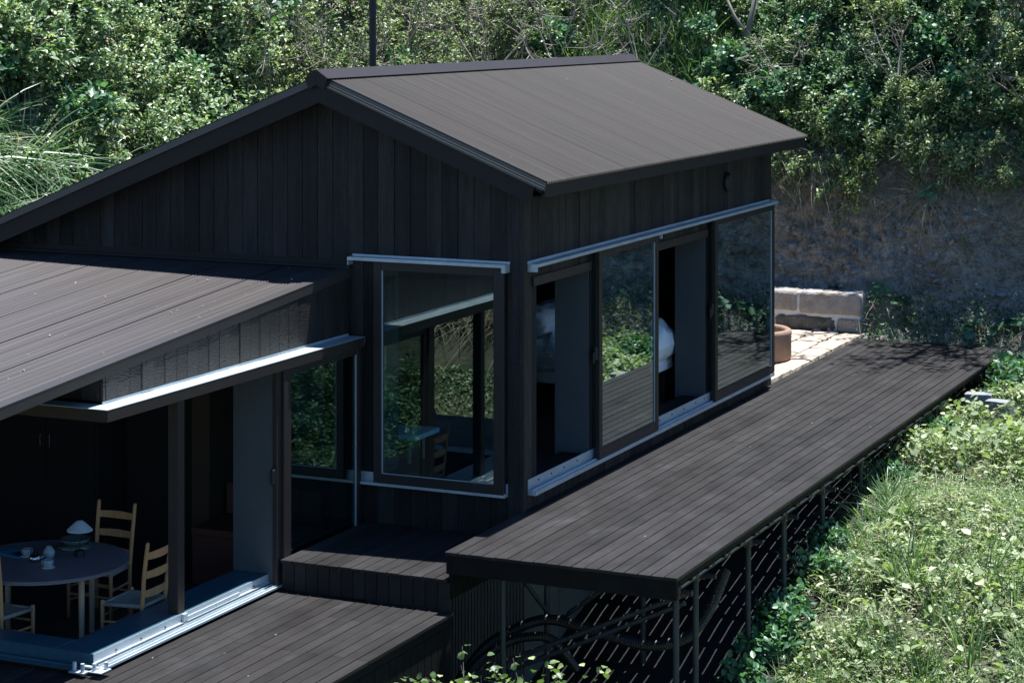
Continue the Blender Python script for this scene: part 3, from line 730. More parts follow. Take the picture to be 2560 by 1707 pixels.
hose('ribbed_hose', [(-0.45, -0.6, -1.55), (-0.16, -0.6, -1.22), (0.08, -0.6, -1.04), (0.31, -0.6, -0.95), (0.5, -0.5, -0.98), (0.6, -0.2, -1.3)], 0.045, 'thinner black ribbed hose curving in front of the corrugated skirt')

# ================================================================= terrace behind the house
te = MB(); te.box(-3.6, -0.03, HY1 + 0.02, 12.3, -0.5, -0.012); terr = tag(obj('terrace', te, M['ground']), kind='structure')
def rough_block(x0, x1, y0, y1, z0, z1, seg=0.09, amp=0.012, seed=0, edge=0.02):
    nx_, ny_, nz_ = max(2, int((x1 - x0) / seg)), max(1, int((y1 - y0) / seg)), max(2, int((z1 - z0) / seg))
    bm = bmesh.new()
    def face(fn, a, b):
        grid = [[bm.verts.new(fn(i / a, j / b)) for j in range(b + 1)] for i in range(a + 1)]
        for i in range(a):
            for j in range(b): bm.faces.new((grid[i][j], grid[i + 1][j], grid[i + 1][j + 1], grid[i][j + 1]))
    X = lambda t: x0 + (x1 - x0) * t; Y = lambda t: y0 + (y1 - y0) * t; Z = lambda t: z0 + (z1 - z0) * t
    face(lambda u, v: (X(u), y0, Z(v)), nx_, nz_); face(lambda u, v: (X(u), y1, Z(v)), nx_, nz_)
    face(lambda u, v: (x0, Y(u), Z(v)), ny_, nz_); face(lambda u, v: (x1, Y(u), Z(v)), ny_, nz_)
    face(lambda u, v: (X(u), Y(v), z0), nx_, ny_); face(lambda u, v: (X(u), Y(v), z1), nx_, ny_)
    bmesh.ops.remove_doubles(bm, verts=bm.verts, dist=1e-4)
    c = Vector(((x0 + x1) / 2, (y0 + y1) / 2, (z0 + z1) / 2)); h = Vector(((x1 - x0) / 2, (y1 - y0) / 2, (z1 - z0) / 2))
    for v in bm.verts:
        d = v.co - c; near = sum(1 for k in range(3) if abs(d[k]) > h[k] - 1e-4)
        n = Vector([math.copysign(1, d[k]) if abs(d[k]) > h[k] - 1e-4 else 0 for k in range(3)])
        a = amp * (noise.noise(v.co * 9 + Vector((seed, 0, 0))) + 0.6 * noise.noise(v.co * 23 + Vector((0, seed, 0))))
        v.co += n * (a - (edge * (near - 1) * (0.6 + 0.5 * noise.noise(v.co * 7)) if near > 1 else 0))
    bmesh.ops.recalc_face_normals(bm, faces=bm.faces)
    me = bpy.data.meshes.new('stone'); bm.to_mesh(me); bm.free(); return me
k = 0
for (x0, x1, cuts) in ((-0.36, -0.035, [7.5, 8.5, 9.35, 10.3, 11.1, 11.86]), (-0.74, -0.375, [7.5, 8.1, 8.95, 9.9, 10.9, 11.86]), (-1.18, -0.755, [7.5, 8.4, 9.6, 10.5, 11.86]),
                       (-1.65, -1.195, [7.5, 8.6, 9.4, 10.7, 11.86]), (-2.3, -1.67, [7.5, 8.9, 10.2, 11.86]), (-3.0, -2.32, [7.5, 9.0, 10.4, 11.86])):
    for a, b in zip(cuts[:-1], cuts[1:]):
        me = rough_block(x0, x1, a + 0.008, b - 0.008, -0.1, 0.035 + rng.uniform(-0.006, 0.008), 0.09, 0.010, k, 0.014); me.materials.append(M['paving'])
        link('paving_stone', me, terr); k += 3

sw_ = thing('stone_wall', 'low two-course sandstone block wall with white mortar behind the terracotta tub', 'wall')
mo = MB(); mo.cbox(-2.6, -0.10, 11.93, 12.30, -0.1, 0.56, 0.01); obj('mortar', mo, M['mortar'], sw_)
stones = [(-2.1, -1.03, 0.285, 0.572, 'stone'), (-0.99, -0.075, 0.262, 0.575, 'stone'), (-2.6, -2.14, 0.29, 0.57, 'stone'),
          (-2.0, -1.40, 0.0, 0.245, 'stonerough'), (-1.35, -0.47, 0.0, 0.235, 'stonerough'), (-0.44, -0.09, 0.0, 0.22, 'stone'), (-2.6, -2.05, 0.0, 0.24, 'stonerough')]
for k, (x0, x1, z0, z1, mt) in enumerate(stones):
    rough = mt == 'stonerough'
    me = rough_block(x0, x1, 11.90, 12.34, z0, z1, 0.05, 0.022 if rough else 0.007, 11 * k, 0.028 if rough else 0.014); me.materials.append(M[mt]); me.shade_smooth()
    link('stone', me, sw_)
tb = thing('terracotta_tub', 'round brown terracotta fire tub standing on the pale paving', 'tub', (-0.80, 9.15, 0.035))
m = MB(); m.lathe([(0.50, 0.0), (0.515, 0.03), (0.515, 0.30), (0.522, 0.34), (0.515, 0.375), (0.49, 0.39), (0.455, 0.388), (0.435, 0.37), (0.43, 0.30), (0.43, 0.16), (0.40, 0.10), (0.1, 0.10), (0.0, 0.10), (0.0, 0.0)], 48)
obj('tub_wall', m, M['terracotta'], tb, smooth=True)
m = MB(); m.lathe([(0.425, 0.14), (0.425, 0.20), (0.2, 0.215), (0.0, 0.21)], 32); obj('ash_bed', m, M['sand'], tb, smooth=True)
for (x, y, rz, sz, lab) in ((2.22, 8.95, 0.2, (0.34, 0.22, 0.22), 'weathered concrete block next to the deck edge, the one nearer the deck'), (2.55, 8.65, -0.15, (0.32, 0.22, 0.2), 'weathered concrete block, the one farther from the deck')):
    t_ = thing('concrete_block', lab, 'block', (x, y, -0.40), rz, 'concrete blocks beside the deck')
    me = rough_block(-sz[0] / 2, sz[0] / 2, -sz[1] / 2, sz[1] / 2, -0.12, sz[2], 0.05, 0.004, x * 9, 0.008); me.materials.append(M['concrete']); link('block_body', me, t_)

# ================================================================= furniture in the wing
FZ = -0.82
dt = thing('dining_table', 'round dark topped dining table with pale round legs in the wing room', 'table', (-3.17, -2.93, FZ))
m = MB(); m.lathe([(0.0, 0.705), (0.715, 0.705), (0.72, 0.709), (0.72, 0.72), (0.715, 0.722), (0, 0.722)], 64); obj('table_top', m, M['tabletop'], dt, smooth=False)
m = MB(); m.lathe([(0.60, 0.69), (0.712, 0.69), (0.7175, 0.694), (0.7175, 0.7045), (0.60, 0.7045)], 64, close=True); obj('edge_band', m, M['tableedge'], dt)
for (a, b) in ((0.36, -0.36), (-0.36, -0.36), (0.36, 0.36), (-0.36, 0.36), ):
    ca, sa_ = math.cos(0.5), math.sin(0.5); lx, ly = a * ca - b * sa_, a * sa_ + b * ca
    m = MB(); m.tube([(lx, ly, 0), (lx, ly, 0.69)], [0.022, 0.027], 16); obj('leg', m, M['oaklegs'], dt, smooth=False)

def make_chair(label):
    """Ladder-back chair: the back stands at -y, the seat runs to +y."""
    c = thing('ladderback_chair', label, 'chair', group='ladder-back chairs round the table')
    W, D, SH, H = 0.19, 0.36, 0.43, 0.97
    for sx in (-1, 1):
        m = MB(); m.tube([(sx * W * 0.92, 0.0, 0), (sx * W * 0.95, 0.0, SH), (sx * W, -0.025, 0.7), (sx * W * 1.02, -0.06, H - 0.02), (sx * W * 1.02, -0.063, H)], [0.016, 0.019, 0.019, 0.017, 0.013], 12); obj('back_leg', m, M['oak'], c, smooth=True)
        m = MB(); m.tube([(sx * (W + 0.035), D, 0), (sx * (W + 0.035), D, SH + 0.02), (sx * (W + 0.035), D, SH + 0.03)], [0.015, 0.019, 0.012], 12); obj('front_leg', m, M['oak'], c, smooth=True)
        for z in (0.16, 0.28):
            m = MB(); m.tube([(sx * W * 0.93, 0, z), (sx * (W + 0.035), D, z)], 0.010, 8); obj('side_rung', m, M['oak'], c)
    for z in (0.22, 0.33):
        m = MB(); m.tube([(-W - 0.03, D, z), (W + 0.03, D, z)], 0.010, 8); obj('front_rung', m, M['oak'], c)
    m = MB(); m.tube([(-W * 0.93, 0, 0.2), (W * 0.93, 0, 0.2)], 0.010, 8); obj('back_rung', m, M['oak'], c)
    for z in (0.53, 0.69, 0.85):
        yb = float(np.interp(z, [SH, 0.7, H], [0, -0.025, -0.06])); pts = []
        m = MB(); n = 10
        for i in range(n + 1):
            t_ = -1 + 2 * i / n; x = t_ * W * 0.99; yy = yb - 0.028 * (1 - t_ * t_); hh = 0.034 - 0.006 * abs(t_)
            m.v += [(x, yy - 0.006, z - hh), (x, yy + 0.006, z - hh), (x, yy + 0.006, z + hh), (x, yy - 0.006, z + hh)]
        for i in range(n):
            for k in range(4): m.f.append((4 * i + k, 4 * i + (k + 1) % 4, 4 * i + 4 + (k + 1) % 4, 4 * i + 4 + k))
        m.f += [(0, 1, 2, 3), (4 * n + 3, 4 * n + 2, 4 * n + 1, 4 * n)]
        obj('back_slat', m, M['oak'], c)
    m = MB(); n = 10
    for j in range(n + 1):
        for i in range(n + 1):
            u, v = i / n, j / n; hw = (W * 0.93) * (1 - v) + (W + 0.035) * v
            dip = 0.018 * math.sin(math.pi * u) * math.sin(math.pi * v)
            m.v.append((-hw + 2 * hw * u, v * D, SH + 0.004 - dip + 0.004 * math.cos(4 * math.pi * u)))
    for j in range(n):
        for i in range(n): a = j * (n + 1) + i; m.f.append((a, a + 1, a + n + 2, a + n + 1))
    for (pa, pb) in (((-W - 0.035, D), (W + 0.035, D)), ((-W * 0.93, 0), (W * 0.93, 0)), ((-W * 0.93, 0), (-W - 0.035, D)), ((W * 0.93, 0), (W + 0.035, D))):
        m.tube([(pa[0], pa[1], SH - 0.006), (pb[0], pb[1], SH - 0.006)], 0.017, 8)
    obj('woven_seat', m, M['cord'], c, smooth=True)
    return c
ch = make_chair('oak ladder-back chair with its back to the window post, right of the table')
ch.location = (-2.20, -2.72, FZ); ch.rotation_euler = (0, 0, R(92))
dup(ch, (-3.25, -1.80, FZ), (0, 0, R(180)), label='oak ladder-back chair standing on the far side of the round table')
dup(ch, (-3.22, -3.68, FZ), (0, 0, R(0)), label='oak ladder-back chair cut by the left edge of the picture')

TZ = FZ + 0.722
lm = thing('table_lamp', 'small lamp with a conical pleated paper shade and black base', 'lamp', (-2.975, -2.69, TZ))
m = MB(); m.lathe([(0.042, 0), (0.045, 0.004), (0.045, 0.045), (0.042, 0.05), (0.0, 0.05)], 24); obj('base', m, M['black'], lm, smooth=False)
m = MB(); m.tube([(0, 0, 0.05), (0, 0, 0.275)], 0.0055, 8); m.tube([(0, 0, 0.275), (0, 0, 0.31)], 0.004, 8); obj('stem', m, M['black'], lm)
m = MB(); n = 72
for (r_, z_) in ((0.022, 0.305), (0.05, 0.283), (0.106, 0.228), (0.108, 0.217)):
    for k in range(n):
        q = r_ * (1 + (0.018 if k % 2 else -0.018)); t_ = 2 * math.pi * k / n; m.v.append((q * math.cos(t_), q * math.sin(t_), z_))
for i in range(3):
    for k in range(n): m.f.append((i * n + k, i * n + (k + 1) % n, (i + 1) * n + (k + 1) % n, (i + 1) * n + k))
m.f.append(tuple(range(n))); obj('shade', m, M['paper'], lm)
def pot(name, label, cat, loc, prof, mat, n=28):
    m = MB(); m.lathe(prof, n); t_ = thing(name, label, cat, loc); obj('body', m, mat, t_, smooth=True); return t_
b_ = pot('serving_bowl', 'wide green glazed bowl behind the table lamp', 'bowl', (-3.18, -2.47, TZ + 0.022), [(0.05, 0), (0.06, 0.004), (0.11, 0.03), (0.135, 0.062), (0.13, 0.064), (0.10, 0.035), (0.05, 0.016), (0, 0.014)], M['celadon'], 36)
b_ = pot('plate_stack', 'flat stacked plates under the green bowl', 'plates', (-3.18, -2.47, TZ), [(0.09, 0), (0.15, 0.008), (0.155, 0.013), (0.10, 0.013), (0.145, 0.018), (0.15, 0.021), (0.0, 0.019)], M['celadon'], 36)
pot('vase', 'small round pale grey jar on the dining table', 'jar', (-3.17, -2.86, TZ), [(0.025, 0), (0.035, 0.004), (0.05, 0.035), (0.05, 0.06), (0.035, 0.085), (0.024, 0.092), (0.026, 0.104), (0.02, 0.104), (0.02, 0.09), (0, 0.06)], M['ceramic'])
for (x, y, lab) in ((-2.98, -3.13, 'grey cup on a pale saucer nearest the table edge'), (-3.37, -2.89, 'grey cup behind the steel pot')):
    t_ = thing('cup', lab, 'cup', (x, y, TZ), group='cups on the dining table')
    m = MB(); m.lathe([(0.03, 0.008), (0.037, 0.012), (0.043, 0.05), (0.046, 0.068), (0.043, 0.068), (0.036, 0.02), (0, 0.016)], 24); obj('bowl', m, M['ceramic'], t_, smooth=True)
    m = MB(); m.tube([(-0.040, 0, 0.055), (-0.062, 0, 0.052), (-0.066, 0, 0.036), (-0.056, 0, 0.024), (-0.038, 0, 0.026)], 0.005, 8); obj('handle', m, M['ceramic'], t_, smooth=True)
    m = MB(); m.lathe([(0.03, 0), (0.055, 0.003), (0.058, 0.009), (0.03, 0.008), (0, 0.008)], 24); obj('saucer', m, M['paper'], t_, smooth=True)
t_ = thing('tea_pot', 'polished steel tea pot with a dark lid and handle', 'teapot', (-3.20, -3.01, TZ))
m = MB(); m.lathe([(0.035, 0), (0.05, 0.006), (0.056, 0.03), (0.05, 0.055), (0.03, 0.068), (0, 0.07)], 24); obj('body', m, M['steel'], t_, smooth=True)
m = MB(); m.tube([(0.045, 0, 0.03), (0.07, 0, 0.045), (0.082, 0, 0.06)], [0.012, 0.008, 0.006], 10); obj('spout', m, M['steel'], t_, smooth=True)
m = MB(); m.tube([(-0.05, 0, 0.055), (-0.045, 0, 0.1), (0, 0, 0.115), (0.04, 0, 0.1), (0.045, 0, 0.055)], 0.004, 8); m.lathe([(0.028, 0.069), (0.012, 0.076), (0.01, 0.086), (0, 0.088)], 16); obj('handle', m, M['black'], t_, smooth=True)
t_ = thing('magazine', 'bright blue magazine lying open on the dining table', 'magazine', (-3.52, -2.85, TZ), R(-15))
m = MB(); m.cbox(-0.15, 0.14, -0.10, 0.10, 0.0, 0.008, 0.002); obj('cover', m, M['bluebook'], t_)
m = MB(); m.box(-0.02, 0.10, -0.05, 0.05, 0.0082, 0.0095); obj('cover_picture', m, M['black'], t_)
t_ = thing('cupboard', 'black built-in cupboard with two small steel pulls', 'cupboard')
m = MB(); m.cbox(-5.49, -4.3, -0.55, -0.062, FZ + 0.002, 1.35, 0.006); obj('carcass', m, M['dark'], t_)
for (a, b) in ((-5.47, -4.905), (-4.895, -4.32)):
    m = MB(); m.cbox(a, b, -0.572, -0.552, FZ + 0.08, 1.33, 0.003); d_ = obj('door', m, M['dark'], t_)
    hx = b - 0.05 if a < -5 else a + 0.05
    m = MB(); m.tube([(hx, -0.585, 0.30), (hx, -0.585, 0.42)], 0.005, 8); obj('pull', m, M['steel'], d_)
t_ = thing('bench_seat', 'red brown built-in bench in the shade at the back of the wing room', 'bench')
m = MB(); m.cbox(-3.1, -2.06, -0.75, -0.062, -0.35, -0.28, 0.006); obj('seat', m, M['redwood'], t_)
m = MB(); m.cbox(-3.1, -2.06, -0.73, -0.70, FZ + 0.002, -0.352, 0.004); obj('front_panel', m, M['redwood'], t_)
m = MB(); m.cbox(-3.1, -2.06, -0.12, -0.064, -0.278, 0.02, 0.006); obj('back_panel', m, M['redwood'], t_)

# ================================================================= furniture in the main house
t_ = thing('bed', 'bed with rumpled white linen seen through the open sliding doors', 'bed', (0, 0, 0.12))
m = MB(); m.cbox(-2.55, -0.48, 3.70, 5.28, 0.38, 0.51, 0.02); obj('bed_base', m, M['linen'], t_)
for (x, y) in ((-2.45, 3.80), (-0.58, 3.80), (-0.58, 5.18), (-2.45, 5.18)):
    m = MB(); m.cbox(x - 0.04, x + 0.04, y - 0.04, y + 0.04, 0.002, 0.379, 0.005); obj('leg', m, M['black'], t_)
def cushion(x0, x1, y0, y1, z0, z1, n=28, seed=0, wr=0.03, k=6):
    m = MB()
    for s_ in (1, -1):
        for j in range(n + 1):
            for i in range(n + 1):
                u, v = -1 + 2 * i / n, -1 + 2 * j / n
                e_ = max(0, 1 - abs(u) ** k) ** 0.5 * max(0, 1 - abs(v) ** k) ** 0.5
                x = x0 + (x1 - x0) * (u + 1) / 2; y = y0 + (y1 - y0) * (v + 1) / 2
                w_ = wr * (noise.noise(Vector((x * 4 + seed, y * 4, 0))) + 0.5 * noise.noise(Vector((x * 9 + seed, y * 10, 4)))) * (1 if s_ > 0 else 0.3)
                m.v.append((x, y, (z0 + z1) / 2 + s_ * e_ * (z1 - z0) / 2 + w_ * e_))
    N = (n + 1) ** 2
    for q in (0, N):
        for j in range(n):
            for i in range(n): a = q + j * (n + 1) + i; m.f.append((a, a + 1, a + n + 2, a + n + 1))
    return m
obj('mattress', cushion(-2.56, -0.46, 3.69, 5.29, 0.49, 0.66, 20, 1, 0.01, 12), M['linen'], t_, smooth=True, fix=False)
obj('duvet', cushion(-2.1, -0.38, 3.60, 5.38, 0.48, 0.90, 60, 4, 0.12, 9), M['linen'], t_, smooth=True, fix=False)
for y in (4.1, 4.88): obj('pillow', cushion(-2.0, -1.42, y - 0.36, y + 0.36, 0.84, 1.14, 18, y, 0.03, 3), M['linen'], t_, smooth=True, fix=False)
t_ = thing('low_bench', 'low bench with a pale top and round wooden legs behind the gable window', 'bench')
m = MB(); m.cbox(-2.7, -1.53, 0.83, 1.36, 0.37, 0.415, 0.004); obj('bench_top', m, M['linen'], t_)
m = MB(); m.box(-2.6, -1.62, 0.9, 1.3, 0.33, 0.369); obj('apron', m, M['oaklegs'], t_)
for (x, y) in ((-1.66, 0.95), (-1.66, 1.25), (-2.55, 0.95), (-2.55, 1.25)):
    m = MB(); m.tube([(x, y, 0.121), (x, y, 0.33)], 0.021, 16); obj('leg', m, M['oaklegs'], t_)
t_ = thing('storage_box', 'small pale box on the floor past the bed', 'box'); m = MB(); m.cbox(-1.25, -0.85, 6.5, 7.0, 0.122, 0.36, 0.01); obj('box_body', m, M['reveal'], t_)
m = MB(); m.cbox(-1.26, -0.84, 6.49, 7.01, 0.361, 0.385, 0.005); obj('lid', m, M['reveal'], t_)
t_ = thing('wood_panel', 'narrow yellow plywood panel leaning in the dark bedroom', 'panel'); m = MB(); m.cbox(-1.0, -0.97, 6.55, 6.78, 0.386, 0.86, 0.003); obj('panel_board', m, M['yellowwood'], t_)

# ================================================================= vegetation
def nrm(a): return a / (np.linalg.norm(a, axis=-1, keepdims=True) + 1e-9)
def np_mesh(name, V, F, mat, smooth=False):
    V = np.asarray(V, np.float32); F = np.asarray(F, np.int32)
    me = bpy.data.meshes.new(name); me.vertices.add(len(V)); me.vertices.foreach_set('co', V.ravel())
    me.loops.add(F.size); me.loops.foreach_set('vertex_index', F.ravel())
    me.polygons.add(len(F)); me.polygons.foreach_set('loop_start', np.arange(0, F.size, 3, dtype=np.int32))
    me.update(calc_edges=True); me.materials.append(mat)
    if smooth: me.shade_smooth()
    return me
class NB:
    def __init__(s): s.V = []; s.F = []; s.n = 0
    def add(s, V, F): s.V.append(V); s.F.append(F + s.n); s.n += len(V)
    def mesh(s, name, mat, smooth=False): return np_mesh(name, np.concatenate(s.V), np.concatenate(s.F), mat, smooth)
def leaves(nb, P, D, N, L, W, fold=0.22, droop=0.12, oval=False):
    P = np.asarray(P); D = nrm(np.asarray(D)); Sd = nrm(np.cross(D, N)); N = np.cross(Sd, D)
    L = np.asarray(L)[:, None]; W = np.asarray(W)[:, None]; mid = P + D * L * 0.45
    if oval:
        f1 = P + D * L * 0.30 - N * L * droop * 0.1; f2 = P + D * L * 0.68 - N * L * droop * 0.5
        V = np.stack([P, f1 + Sd * W * .46 + N * W * fold * .6, f2 + Sd * W * .38 + N * W * fold * .5, P + D * L - N * L * droop, f2 - Sd * W * .38 + N * W * fold * .5, f1 - Sd * W * .46 + N * W * fold * .6, (f1 + f2) / 2], 1).reshape(-1, 3)
        i = np.arange(len(P))[:, None] * 7
        nb.add(V, np.concatenate([i + np.array([[6, a, b]]) for a, b in ((0, 1), (1, 2), (2, 3), (3, 4), (4, 5), (5, 0))], 1).reshape(-1, 3)); return
    V = np.stack([P, mid + Sd * W / 2 + N * W * fold, P + D * L - N * L * droop, mid - Sd * W / 2 + N * W * fold], 1).reshape(-1, 3)
    i = np.arange(len(P))[:, None] * 4
    nb.add(V, np.concatenate([i + np.array([[0, 1, 2]]), i + np.array([[0, 2, 3]])], 1).reshape(-1, 3))
def discs(nb, P, N, r, g, cup=0.12):
    """Round leaves: a notched fan."""
    N = nrm(N); A = nrm(np.cross(N, g.normal(size=P.shape))); B = np.cross(N, A); k = 9; vs_ = [P]
    for j in range(k):
        t = 0.25 + (2 * math.pi - 0.5) * j / (k - 1); q = r * (1 + 0.06 * math.sin(3 * t))
        vs_.append(P + (A * math.cos(t) + B * math.sin(t)) * q[:, None] + N * (cup * r[:, None] * (0.6 + 0.4 * math.cos(2 * t))))
    V = np.stack(vs_, 1).reshape(-1, 3); i = np.arange(len(P))[:, None] * (k + 1)
    F = np.concatenate([i + np.array([[0, j + 1, j + 2]]) for j in range(k - 1)], 1).reshape(-1, 3); nb.add(V, F)
def blades(nb, P, U, L, W, bend, g, seg=5):
    """Grass blades: start along U, bend over to the side they lean to."""
    n = len(P); U = nrm(U); H = U.copy(); H[:, 2] = 0; H = nrm(H + 1e-3 * g.normal(size=(n, 3))); H[:, 2] = 0
    Sd = nrm(np.cross(U, np.array([0, 0, 1.0]) + 0.2 * g.normal(size=(n, 3))))
    L = L[:, None]; bend = bend[:, None]; vs_ = []
    for k in range(seg + 1):
        t = k / seg; C = P + L * (t * U + bend * t * t * (0.55 * H - np.array([0, 0, 0.75])))
        ww = (W[:, None] / 2) * (1 - t) ** 0.6 * (0.6 + 0.4 * min(1, t * 4))
        if k < seg: vs_ += [C - Sd * ww, C + Sd * ww]
        else: vs_.append(C)
    V = np.stack(vs_, 1).reshape(-1, 3); m = 2 * seg + 1; i = np.arange(n)[:, None] * m; F = []
    for k in range(seg - 1): F += [i + np.array([[2 * k, 2 * k + 1, 2 * k + 3]]), i + np.array([[2 * k, 2 * k + 3, 2 * k + 2]])]
    F.append(i + np.array([[2 * seg - 2, 2 * seg - 1, 2 * seg]])); nb.add(V, np.concatenate(F, 1).reshape(-1, 3))
def twig(nb, pts, r0, r1, k=4):
    pts = np.asarray(pts, float); m = len(pts); vs_ = []
    for i in range(m):
        d = pts[min(i + 1, m - 1)] - pts[max(i - 1, 0)]; d /= np.linalg.norm(d) + 1e-9
        a = np.cross(d, (0.3, 0.5, 0.81)); a /= np.linalg.norm(a) + 1e-9; b = np.cross(d, a); r = r0 + (r1 - r0) * i / (m - 1)
        for j in range(k): t = 2 * math.pi * j / k; vs_.append(pts[i] + (a * math.cos(t) + b * math.sin(t)) * r)
    F = []
    for i in range(m - 1):
        for j in range(k):
            p, q, r_, s_ = i * k + j, i * k + (j + 1) % k, (i + 1) * k + (j + 1) % k, (i + 1) * k + j; F += [(p, q, r_), (p, r_, s_)]
    nb.add(np.array(vs_), np.array(F))
def walk(g, p, d, L, n, wob, up=0.0):
    pts = [p]
    for i in range(n):
        d = d + g.normal(size=3) * wob + np.array([0, 0, up]); d /= np.linalg.norm(d); pts.append(pts[-1] + d * L / n)
    return np.array(pts), d
def make_shrub(name, label, seed, H, spread, nst, nbr, ntw, nlf, leafL, leafW, lmat, bmat, r0=0.014, cluster=1.0, up=0.06, cat='shrub', bare=0.0, part=('stem', 'foliage')):
    g = np.random.default_rng(seed); st = NB(); lf = NB(); LP = []; LD = []
    for i in range(nst):
        az = 2 * math.pi * (i + g.uniform(-.4, .4)) / nst; tl = g.uniform(0.15, spread)
        d = np.array([math.cos(az) * math.sin(tl), math.sin(az) * math.sin(tl), math.cos(tl)])
        pts, dd = walk(g, np.array([math.cos(az), math.sin(az), 0]) * 0.05 * H, d, H * g.uniform(.75, 1.05), 6, 0.10, up * 0.3)
        twig(st, pts, r0, r0 * 0.35, 5)
        for b in range(nbr):
            t = g.uniform(0.22 + bare * 0.3, 0.98); k = t * 6; i0 = min(5, int(k)); p = pts[i0] + (pts[i0 + 1] - pts[i0]) * (k - i0)
            bd = (pts[i0 + 1] - pts[i0]); bd /= np.linalg.norm(bd); bd = bd * 0.5 + g.normal(size=3) * 0.75 + np.array([0, 0, up]); bd /= np.linalg.norm(bd)
            bp, bdd = walk(g, p, bd, H * g.uniform(.22, .42), 4, 0.16, up); twig(st, bp, r0 * 0.42, r0 * 0.15, 4)
            for w_ in range(ntw):
                t2 = g.uniform(0.15, 1.0) * 4; j0 = min(3, int(t2)); q = bp[j0] + (bp[j0 + 1] - bp[j0]) * (t2 - j0)
                td = g.normal(size=3) + bd * 0.6 + np.array([0, 0, up * 3]); td /= np.linalg.norm(td)
                tp, _ = walk(g, q, td, H * g.uniform(.07, .16), 2, 0.2, up)
                if g.random() < 0.5: twig(st, tp, r0 * 0.16, r0 * 0.08, 3)
                if g.random() < bare: continue
                m = g.integers(max(2, nlf // 2), nlf + 1); tt = g.uniform(0.0, 1.0, m) ** 0.7
                LP.append(tp[0] + (tp[-1] - tp[0]) * tt[:, None] + g.normal(size=(m, 3)) * leafL * 0.35 * cluster)
                LD.append(np.repeat(td[None], m, 0) * 0.5 + g.normal(size=(m, 3)) * 0.8)
    LP = np.concatenate(LP); LD = np.concatenate(LD); n = len(LP); LD[:, 2] *= 0.6; LD[:, 2] += 0.05
    N = np.array([0, 0, 1.0]) + g.normal(size=(n, 3)) * 0.55
    sz = leafL * g.uniform(0.6, 1.25, n); leaves(lf, LP, LD, N, sz, sz * leafW * g.uniform(.85, 1.15, n), oval=leafL > 0.054)
    root = thing(name, label, cat); link(part[0], st.mesh(part[0], bmat), root); link(part[1], lf.mesh(part[1], lmat), root)
    return root
def make_grass(name, label, seed, n, L, W, bend, spread, mat, cat='grass', foot=0.12, hang=0.0, dry=0.0):
    g = np.random.default_rng(seed); nb = NB()
    def part(k):
        a = g.uniform(0, 2 * math.pi, k); rr = foot * np.sqrt(g.random(k)); P = np.stack([np.cos(a) * rr, np.sin(a) * rr, np.zeros(k)], 1)
        a2 = a + g.normal(size=k) * 0.5; tl = np.abs(g.normal(size=k)) * spread + 0.05
        U = np.stack([np.cos(a2) * np.sin(tl), np.sin(a2) * np.sin(tl), np.cos(tl) - hang], 1)
        return P, U, L * g.uniform(.5, 1.1, k), W * g.uniform(.6, 1.2, k), bend * g.uniform(.4, 1.5, k)
    P, U, l_, w_, b_ = part(n); blades(nb, P, U, l_, w_, b_, g)
    root = thing(name, label, cat); link('blades', nb.mesh('blades', mat), root)
    if dry:
        nb = NB(); P, U, l_, w_, b_ = part(int(n * dry)); blades(nb, P, U, l_ * 0.9, w_ * 0.8, b_, g); link('dry_blades', nb.mesh('dry_blades', M['grass_d']), root)
    return root
def make_broad(name, label, seed, n, r, h, mat):
    g = np.random.default_rng(seed); st = NB(); lf = NB(); P = []
    for i in range(n):
        a = g.uniform(0, 2 * math.pi); t = g.uniform(0.1, 0.9); e = np.array([math.cos(a) * t * h * 0.9, math.sin(a) * t * h * 0.9, h * (1.05 - 0.5 * t) * g.uniform(.8, 1.1)])
        twig(st, [np.zeros(3), e * 0.5 + np.array([0, 0, 0.06 * h]), e], 0.004, 0.003, 4); P.append(e)
    P = np.array(P); N = np.array([0, -0.25, 1.0]) + P * np.array([0.9, 0.9, 0]) / h * 0.6 + g.normal(size=P.shape) * 0.18
    discs(lf, P, N, r * g.uniform(.6, 1.15, len(P)), g)
    root = thing(name, label, 'plant'); link('stalk', st.mesh('stalk', M['leaf_d']), root); link('foliage', lf.mesh('foliage', mat), root); return root
def make_vine(name, label, seed, n, L, lmat, leafL=0.055):
    """Stems hanging down a bank face (local -z), standing off along local -y."""
    g = np.random.default_rng(seed); st = NB(); lf = NB(); LP = []; LD = []
    for i in range(n):
        p = np.array([g.normal() * 0.13, -0.03 - 0.05 * g.random(), 0.15 * g.random()]); pts = [p]; d = np.array([g.normal() * 0.5, -0.6, 0.2])
        ln = L * g.uniform(.45, 1.05); k = 10
        for j in range(k):
            d = d + np.array([g.normal() * 0.3, 0.12, -0.55]); d /= np.linalg.norm(d); q = pts[-1] + d * ln / k; q[1] = min(q[1], -0.03); pts.append(q)
        pts = np.array(pts); twig(st, pts, 0.006, 0.002, 4)
        m = int(80 * ln); t = g.uniform(0, k - 0.01, m); i0 = t.astype(int); LP.append(pts[i0] + (pts[i0 + 1] - pts[i0]) * (t - i0)[:, None] + g.normal(size=(m, 3)) * 0.035)
        LD.append(g.normal(size=(m, 3)) * 0.7 + np.array([0, -0.5, 0.1]))
    LP = np.concatenate(LP); LD = np.concatenate(LD); LP[:, 1] = np.minimum(LP[:, 1], -0.02); n_ = len(LP)
    sz = leafL * g.uniform(.6, 1.3, n_); leaves(lf, LP, LD, np.array([0, -0.5, 0.8]) + g.normal(size=(n_, 3)) * 0.5, sz, sz * 0.6)
    root = thing(name, label, 'vine'); link('stem', st.mesh('stem', M['darkbark']), root); link('foliage', lf.mesh('foliage', lmat), root); return root

